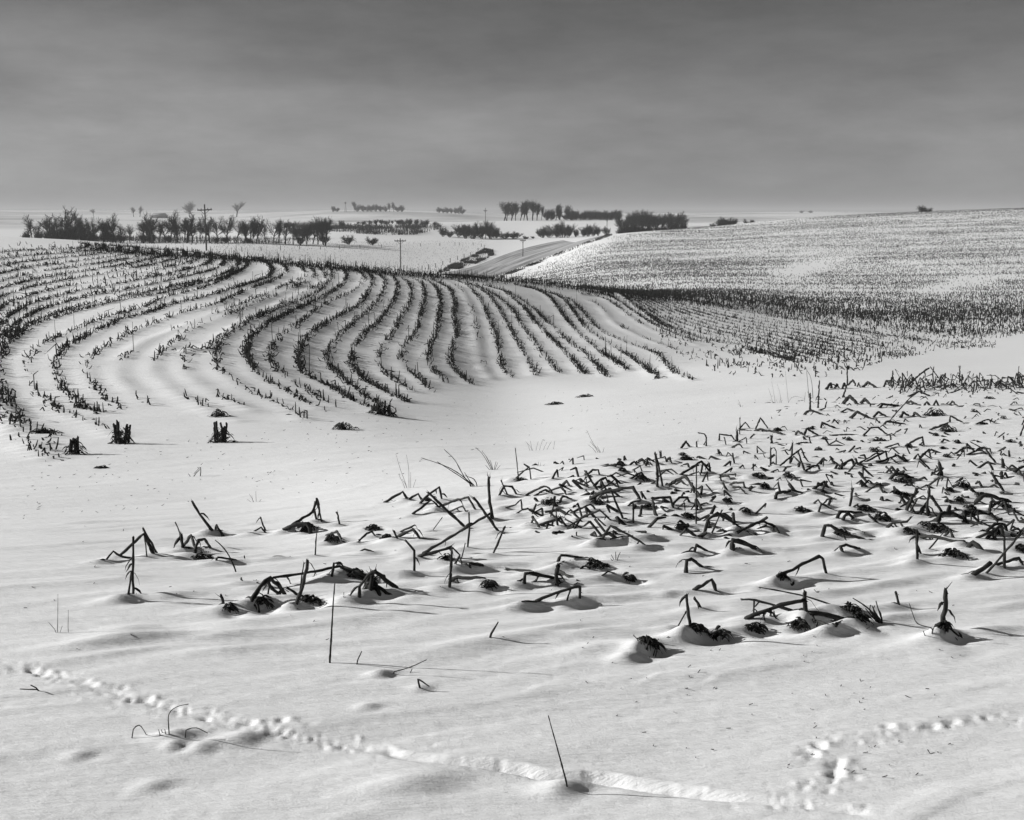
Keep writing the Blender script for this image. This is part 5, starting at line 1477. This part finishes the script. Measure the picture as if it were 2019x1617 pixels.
# shrubs on the slope between row and brush
for (px, top, d, w, lab) in [(637, 427, 520, 1.5, "large round dark tree at the end of the brushy slope"), (672, 433, 540, 1.2, "small round tree beyond the large round dark tree"), (640, 458, 395, 1.2, "low spreading bush at the meadow edge below the large round tree"), (688, 461, 395, 1.3, "wide low bush with open twigs at the meadow edge"), (733, 464, 400, 1.0, "small twiggy bush at the meadow edge near the road pole"), (600, 442, 470, 1.3, "outermost dark bush of the brushy slope"), (585, 446, 470, 1.2, "half hidden dark bush behind the last tree of the row")]:
    plant(px, top, d, BUSHES, "bush", lab, None, w)
# hedge on top of the brushy slope
for k, px in enumerate([706, 718, 730, 742, 752, 762, 774, 786, 796, 808, 820, 836, 858]):
    plant(px, [436, 434, 433, 432, 431, 432, 434, 432, 429, 430, 431, 431, 436][k], 610 + rng.uniform(-15, 15), BUSHES, "hedge_tree", f"{NUM[k]} dark tree of the line along the brushy slope, from the large round tree", "dark trees lined along the brushy slope", 1.1, "tree")
# farm groves on the skyline
for k, (px, top) in enumerate([(656, 404), (664, 406), (698, 395), (704, 401), (716, 401), (724, 402), (732, 401), (741, 400), (750, 402), (760, 403), (768, 398), (776, 396), (784, 404), (792, 402)]):
    plant(px, top + 1, 1500, BUSHES if k not in (2, 10, 11) else TALLS, "grove_tree", f"{NUM[k]} misty tree of the wide skyline grove, counted from its sparse end", "trees of the wide skyline grove", 0.9, "tree")
for k, (px, top) in enumerate([(866, 406), (874, 408), (882, 406), (890, 408), (898, 407), (906, 403), (911, 408)]):
    plant(px, top + 1, 1500, BUSHES, "grove_tree", f"{NUM[k]} misty tree of the narrow skyline grove, from the wide grove's side", "trees of the narrow skyline grove", 0.9, "tree")
plant(465, 396, 1500, PALES, "bare_tree", "pale rounded tree standing alone on the skyline beside the crossarm pole", None, 1.2)
plant(372, 395, 1500, PALES, "bare_tree", "pale blurred tree on the skyline behind the tall crossarm pole", None, 1.2)
plant(380, 401, 1500, PALES, "bare_tree", "smaller pale tree touching the blurred tree on the skyline", None, 1.2)
plant(262, 407, 1500, PALES, "bare_tree", "thin small skyline tree, farther of the pair beside the farm building", None, 0.9)
plant(274, 405, 1500, PALES, "bare_tree", "darker small skyline tree, nearer of the pair beside the farm building", None, 0.9)
plant(183, 411, 1500, PALES, "bare_tree", "little skyline tree by itself above the row's thicket end", None, 1.3)
# clump of bare trees at the road junction
Zr = lambda x, y: (640 + x * 350 / 2019, 370 + y * 350 / 2019)
for k, (x, t, w) in enumerate([(1340, 440, 1.1), (1420, 470, .9), (1520, 405, 1.0), (1600, 400, .9), (1690, 375, 1.0), (1790, 370, 1.0), (1890, 362, 1.1), (1940, 440, .9)]):
    px, top = Zr(x, t)
    plant(px, top, 505 + rng.uniform(-10, 10), BUSHES, "bare_tree", f"{NUM[k]} multi-stemmed bare tree of the roadside clump, from the meadow side", "bare trees of the roadside clump", w)
Zq = lambda x, y: (960 + x * 400 / 2019, 370 + y * 400 / 2019)
for k, (x, t, b_, w) in enumerate([(100, 420, 505, 1.2), (180, 430, 505, 1.1), (270, 425, 505, 1.1), (380, 475, 505, 1.3), (460, 480, 505, 1.2), (560, 368, 505, .8), (620, 385, 505, .8), (690, 390, 500, .8), (755, 312, 500, .9), (810, 350, 500, .8), (880, 400, 500, .9), (960, 380, 490, .8), (1010, 345, 490, .8), (1060, 385, 480, .8), (1110, 375, 470, .9), (1190, 370, 460, .7)]):
    px, top = Zq(x, t)
    lab = "very dark dense tree standing out in the roadside hedge line" if k == 8 else f"{NUM[k]} bare shrub of the hedge line behind the road, from the roadside clump"
    plant(px, top, 500 + rng.uniform(-8, 8), BUSHES, "hedge_shrub", lab, "shrubs of the hedge line behind the road", w * 1.15, "shrub")
# tall grove on the field brow
for k, (x, t, w) in enumerate([(165, 125, .95), (195, 130, .95), (240, 140, .95), (285, 130, .95), (330, 128, .95), (365, 130, .95), (410, 112, .95), (455, 112, .95), (500, 135, .95), (540, 165, .6), (600, 200, .8), (640, 200, .8), (685, 150, .95), (730, 175, .6), (790, 160, .7), (840, 185, .8)]):
    px, top = Zq(x, t)
    plant(px, top, 688 + rng.uniform(-6, 6), TALLS if t < 170 else BUSHES, "grove_tree", f"{NUM[k]} tall slender tree of the grove on the field brow, from its open end", "slender trees of the grove on the field brow", w, "tree")
for k, x in enumerate(range(800, 1340, 32)):
    px, top = Zq(x, 222 + rng.uniform(-12, 12))
    plant(px, top, 692 + rng.uniform(-5, 5), BUSHES, "windbreak_tree", f"{NUM[k]} dark tree of the windbreak, counted from the slender grove", "dark trees of the windbreak on the field brow", 1.1, "tree")
for k, (x, t) in enumerate([(1360, 230), (1430, 225), (1500, 240), (1560, 205), (1620, 215), (1680, 240), (1740, 250), (1800, 240), (1870, 225), (1940, 255)]):
    px, top = Zq(x, t)
    plant(px, top, 560 + rng.uniform(-10, 10), BUSHES, "bare_tree", f"{NUM[k]} bare tree at the far end of the windbreak, running toward the hill crest", "bare trees between windbreak and hill crest", 1.0)
for k, (x, t) in enumerate([(1345, 380), (1390, 350), (1440, 335), (1490, 360), (1560, 380), (1620, 370), (1690, 375), (1760, 370), (1830, 350), (1890, 330), (1960, 350)]):
    px, top = Zq(x, t)
    plant(px, top, 420 + rng.uniform(-8, 8), BUSHES, "bush", f"{NUM[k]} dark bush along the back of the hill crest, from the road", "bushes along the back of the hill crest", 1.2)
Zh = lambda x, y: (1320 + x * 590 / 2019, 370 + y * 590 / 2019)
for k, (x, t) in enumerate([(300, 235), (345, 205), (385, 190), (430, 200)]):
    px, top = Zh(x, t)
    plant(px, top, 470, BUSHES, "bush", f"{NUM[k]} grey bush peeping over the hill crest past the windbreak", "grey bushes peeping over the hill crest", 1.2)
plant(*Zh(535, 205), 470, BUSHES, "bush", "small round grey bush set apart on the hill crest", None, 1.6)
px, py = Zh(1715, 155)
dome = plant(px, 398, 394, BUSHES, "bush", "lone dome shaped bush on the skyline of the opposite hill", None, 1.55)
dome.location.z -= 0.9          # its stems are drifted in
for (x, t, lab) in [(895, 155, "tiny far bush on the skyline above the hill crest"), (950, 152, "second tiny far bush beside the first on the skyline")]:
    px, top = Zh(x, t)
    plant(px, 414.5, 2300, BUSHES, "bush", lab, None, 1.6)

# ------------------------------------------------------------------ poles, fences, farm
def pole(px, base_d, top, lab, arms, kind="utility_pole"):
    u, e = ue(px, top)
    x = float(u) * base_d; z = float(zat(x, base_d)); h = float(e) * base_d - z
    root = link(kind, None, loc=(x, base_d, z), label=lab, category="utility pole", group="utility poles along the road")
    Vv, Qq, Tt = sweep(np.array([[0, 0, -0.5], [0.02, 0, h * 0.5], [0, 0, h]]), np.array([0.15, 0.13, 0.10]), 8)
    b = Bag(); b.add(Vv, Qq); b.f3.append(Tt)
    link("pole_shaft", b.mesh("pole_shaft", M_WOOD, True), parent=root)
    for (dz, half, tilt) in arms:
        Vv, Qq, Tt = sweep(np.array([[-half, 0, h - dz - tilt], [0, -0.16, h - dz], [half, 0, h - dz + tilt]]), np.array([0.09, 0.10, 0.09]), 4)
        b = Bag(); b.add(Vv, Qq); b.f3.append(Tt)
        arm = link("crossarm", b.mesh("crossarm", M_WOOD), parent=root)
        for sx_ in (-0.9, -0.45, 0.45, 0.9):
            Vv, Qq, Tt = sweep(np.array([[sx_ * half, -0.05, h - dz + sx_ * tilt + 0.06], [sx_ * half, -0.05, h - dz + sx_ * tilt + 0.18], [sx_ * half, -0.05, h - dz + sx_ * tilt + 0.30]]), np.array([0.05, 0.08, 0.03]), 6)
            b = Bag(); b.add(Vv, Qq); b.f3.append(Tt)
            link("insulator", b.mesh("insulator", M_GLASS), parent=arm)
        for sx_ in (-1, 1):
            Vv, Qq = tubes([[0, -0.14, h - dz - 0.7]], [[sx_ * half * 0.6, -0.10, h - dz - 0.06]], 0.035, 0.035, 4)
            link("brace", mesh_np("brace", Vv, Qq, M_WOOD), parent=root)
pole(403, 190, 403, "tall dark pole with crossarm rising behind the field brow before the tree row", [(0.9, 1.2, 0.05)])
pole(789, 250, 470, "pole with a double-ended crossarm standing in the meadow by the road", [(0.55, 1.25, 0.0)])
pole(957, 500, 410, "pole in front of the roadside clump of bare trees", [(1.2, 0.8, 0.0)])
pole(1031, 352, 472, "short looking pole beside the road ditch", [(0.35, 0.9, 0.0)])
pole(1197, 440, 431, "pole where the road tops the hill", [(0.6, 0.6, 0.0)])

def fence(pts, lab, h, name="fence"):
    g = [ground([p[0]], [p[1]])[0] for p in pts]
    g = [q for q in g if 180 < q[1] < 520]
    o0 = g[0]
    root = link(name, None, loc=o0, label=lab, category="fence")
    tops = []
    for i, q in enumerate(g):
        hh = h * rng.uniform(0.9, 1.15)
        p = q - o0
        lean = rng.normal(0, 0.04, 2)
        top = p + np.array([lean[0], lean[1], hh])
        Vv, Qq, Tt = sweep(np.array([p - [0, 0, 0.3], (p + top) / 2, top]), np.array([0.10, 0.095, 0.085]), 6, seed=i)
        b = Bag(); b.add(Vv, Qq); b.f3.append(Tt)
        link("fence_post", b.mesh("fence_post", M_WOOD), parent=root)
        tops.append((p, top))
    A_, B_ = [], []
    for i in range(len(tops) - 1):
        for t in (0.35, 0.65, 0.92):
            A_.append(tops[i][0] * (1 - t) + tops[i][1] * t); B_.append(tops[i + 1][0] * (1 - t) + tops[i + 1][1] * t)
    Vv, Qq = tubes(A_, B_, 0.006, 0.006, 3)
    link("wire", mesh_np("wire", Vv, Qq, M_WOOD), parent=root)
fence([(477, 496), (515, 495), (553, 493), (591, 492), (632, 492), (669, 491), (710, 490), (752, 489), (790, 488), (829, 486), (867, 485), (897, 484), (906, 484), (933, 484), (949, 486)], "wooden post fence crossing the snowy meadow", 1.15)
fence([(818, 536), (832, 534), (845, 531), (859, 528), (873, 523), (888, 518), (902, 513), (915, 509), (928, 504), (942, 496), (955, 490)], "wooden post fence along the top of the dark road bank", 1.2)

# farm building and wind pump on the far ridge
def box(x0, x1, y0, y1, z0, z1):
    Vv = np.array([[x, y, z] for z in (z0, z1) for y in (y0, y1) for x in (x0, x1)], float)
    return Vv, np.array([[0, 2, 3, 1], [4, 5, 7, 6], [0, 1, 5, 4], [2, 6, 7, 3], [0, 4, 6, 2], [1, 3, 7, 5]])
d = 1450.0
u, e = ue(314, 419)
x = float(u) * d; z = float(zat(x, d))
barn = link("farm_building", None, loc=(x, d, z), label="long low farm building with a gabled roof on the far skyline", category="farm building")
link("wall", mesh_np("wall", *box(-9, 9, -5, 5, -1, 3.0), M_BARN), parent=barn)
rv = np.array([[-9.6, -5.6, 2.9], [9.6, -5.6, 2.9], [7.5, 0, 6.2], [-7.5, 0, 6.2], [-9.6, 5.6, 2.9], [9.6, 5.6, 2.9]], float)
link("roof", mesh_np("roof", rv, [np.array([[0, 1, 2, 3], [3, 2, 5, 4], [0, 4, 5, 1]]), np.array([[0, 3, 4], [1, 5, 2]])], M_ROOF), parent=barn)
link("door", mesh_np("door", *box(-1.8, 1.8, -5.15, -5.02, 0, 2.6), M_WOOD), parent=barn)
d = 1480.0
u, e = ue(681, 398.5)
x = float(u) * d; z = float(zat(x, d)); h = float(e) * d - z
wp = link("wind_pump", None, loc=(x, d, z), label="thin farm wind pump on the skyline beside the wide grove", category="wind pump")
q4 = np.array([[1, 1], [-1, 1], [-1, -1], [1, -1]]) * 1.0
A_ = [[a_[0], a_[1], -0.5] for a_ in q4]; B_ = [[a_[0] * .15, a_[1] * .15, h - 1.2] for a_ in q4]
link("tower", mesh_np("tower", *tubes(A_, B_, 0.12, 0.10, 4), M_WOOD), parent=wp)
an = np.arange(12) * 2 * np.pi / 12
A_ = np.zeros((12, 3)) + [0, -0.4, h - 1.0]; B_ = A_ + np.stack([np.cos(an) * 1.3, np.zeros(12), np.sin(an) * 1.3], 1)
link("wheel", mesh_np("wheel", *tubes(A_, B_, 0.05, 0.22, 4), M_WOOD), parent=wp)

# ------------------------------------------------------------------ the air
hz = bpy.data.materials.new("haze")
hz.use_nodes = True
t = hz.node_tree
t.nodes.clear()
pv = N(t, "ShaderNodeVolumePrincipled")
pv.inputs["Color"].default_value = (0.9, 0.9, 0.91, 1)
pv.inputs["Density"].default_value = 0.0002
mo = N(t, "ShaderNodeOutputMaterial")
t.links.new(pv.outputs[0], mo.inputs["Volume"])
zmax = max(float(ZZ.max()), 20.0) + 28.0
zmin = min(float(ZZ.min()), -3.0) - 1.0
xm = float(np.abs(XX).max()) + 50
link("haze", mesh_np("haze", *box(-xm, xm, -300, 6600, zmin, zmax), hz), kind="stuff", label="thin winter haze over the fields")
print("corn stalks traced", n_corn, "row stubble", n_row_stub, "near cand", len(NEAR_CAND), "zrange", zmin, zmax)
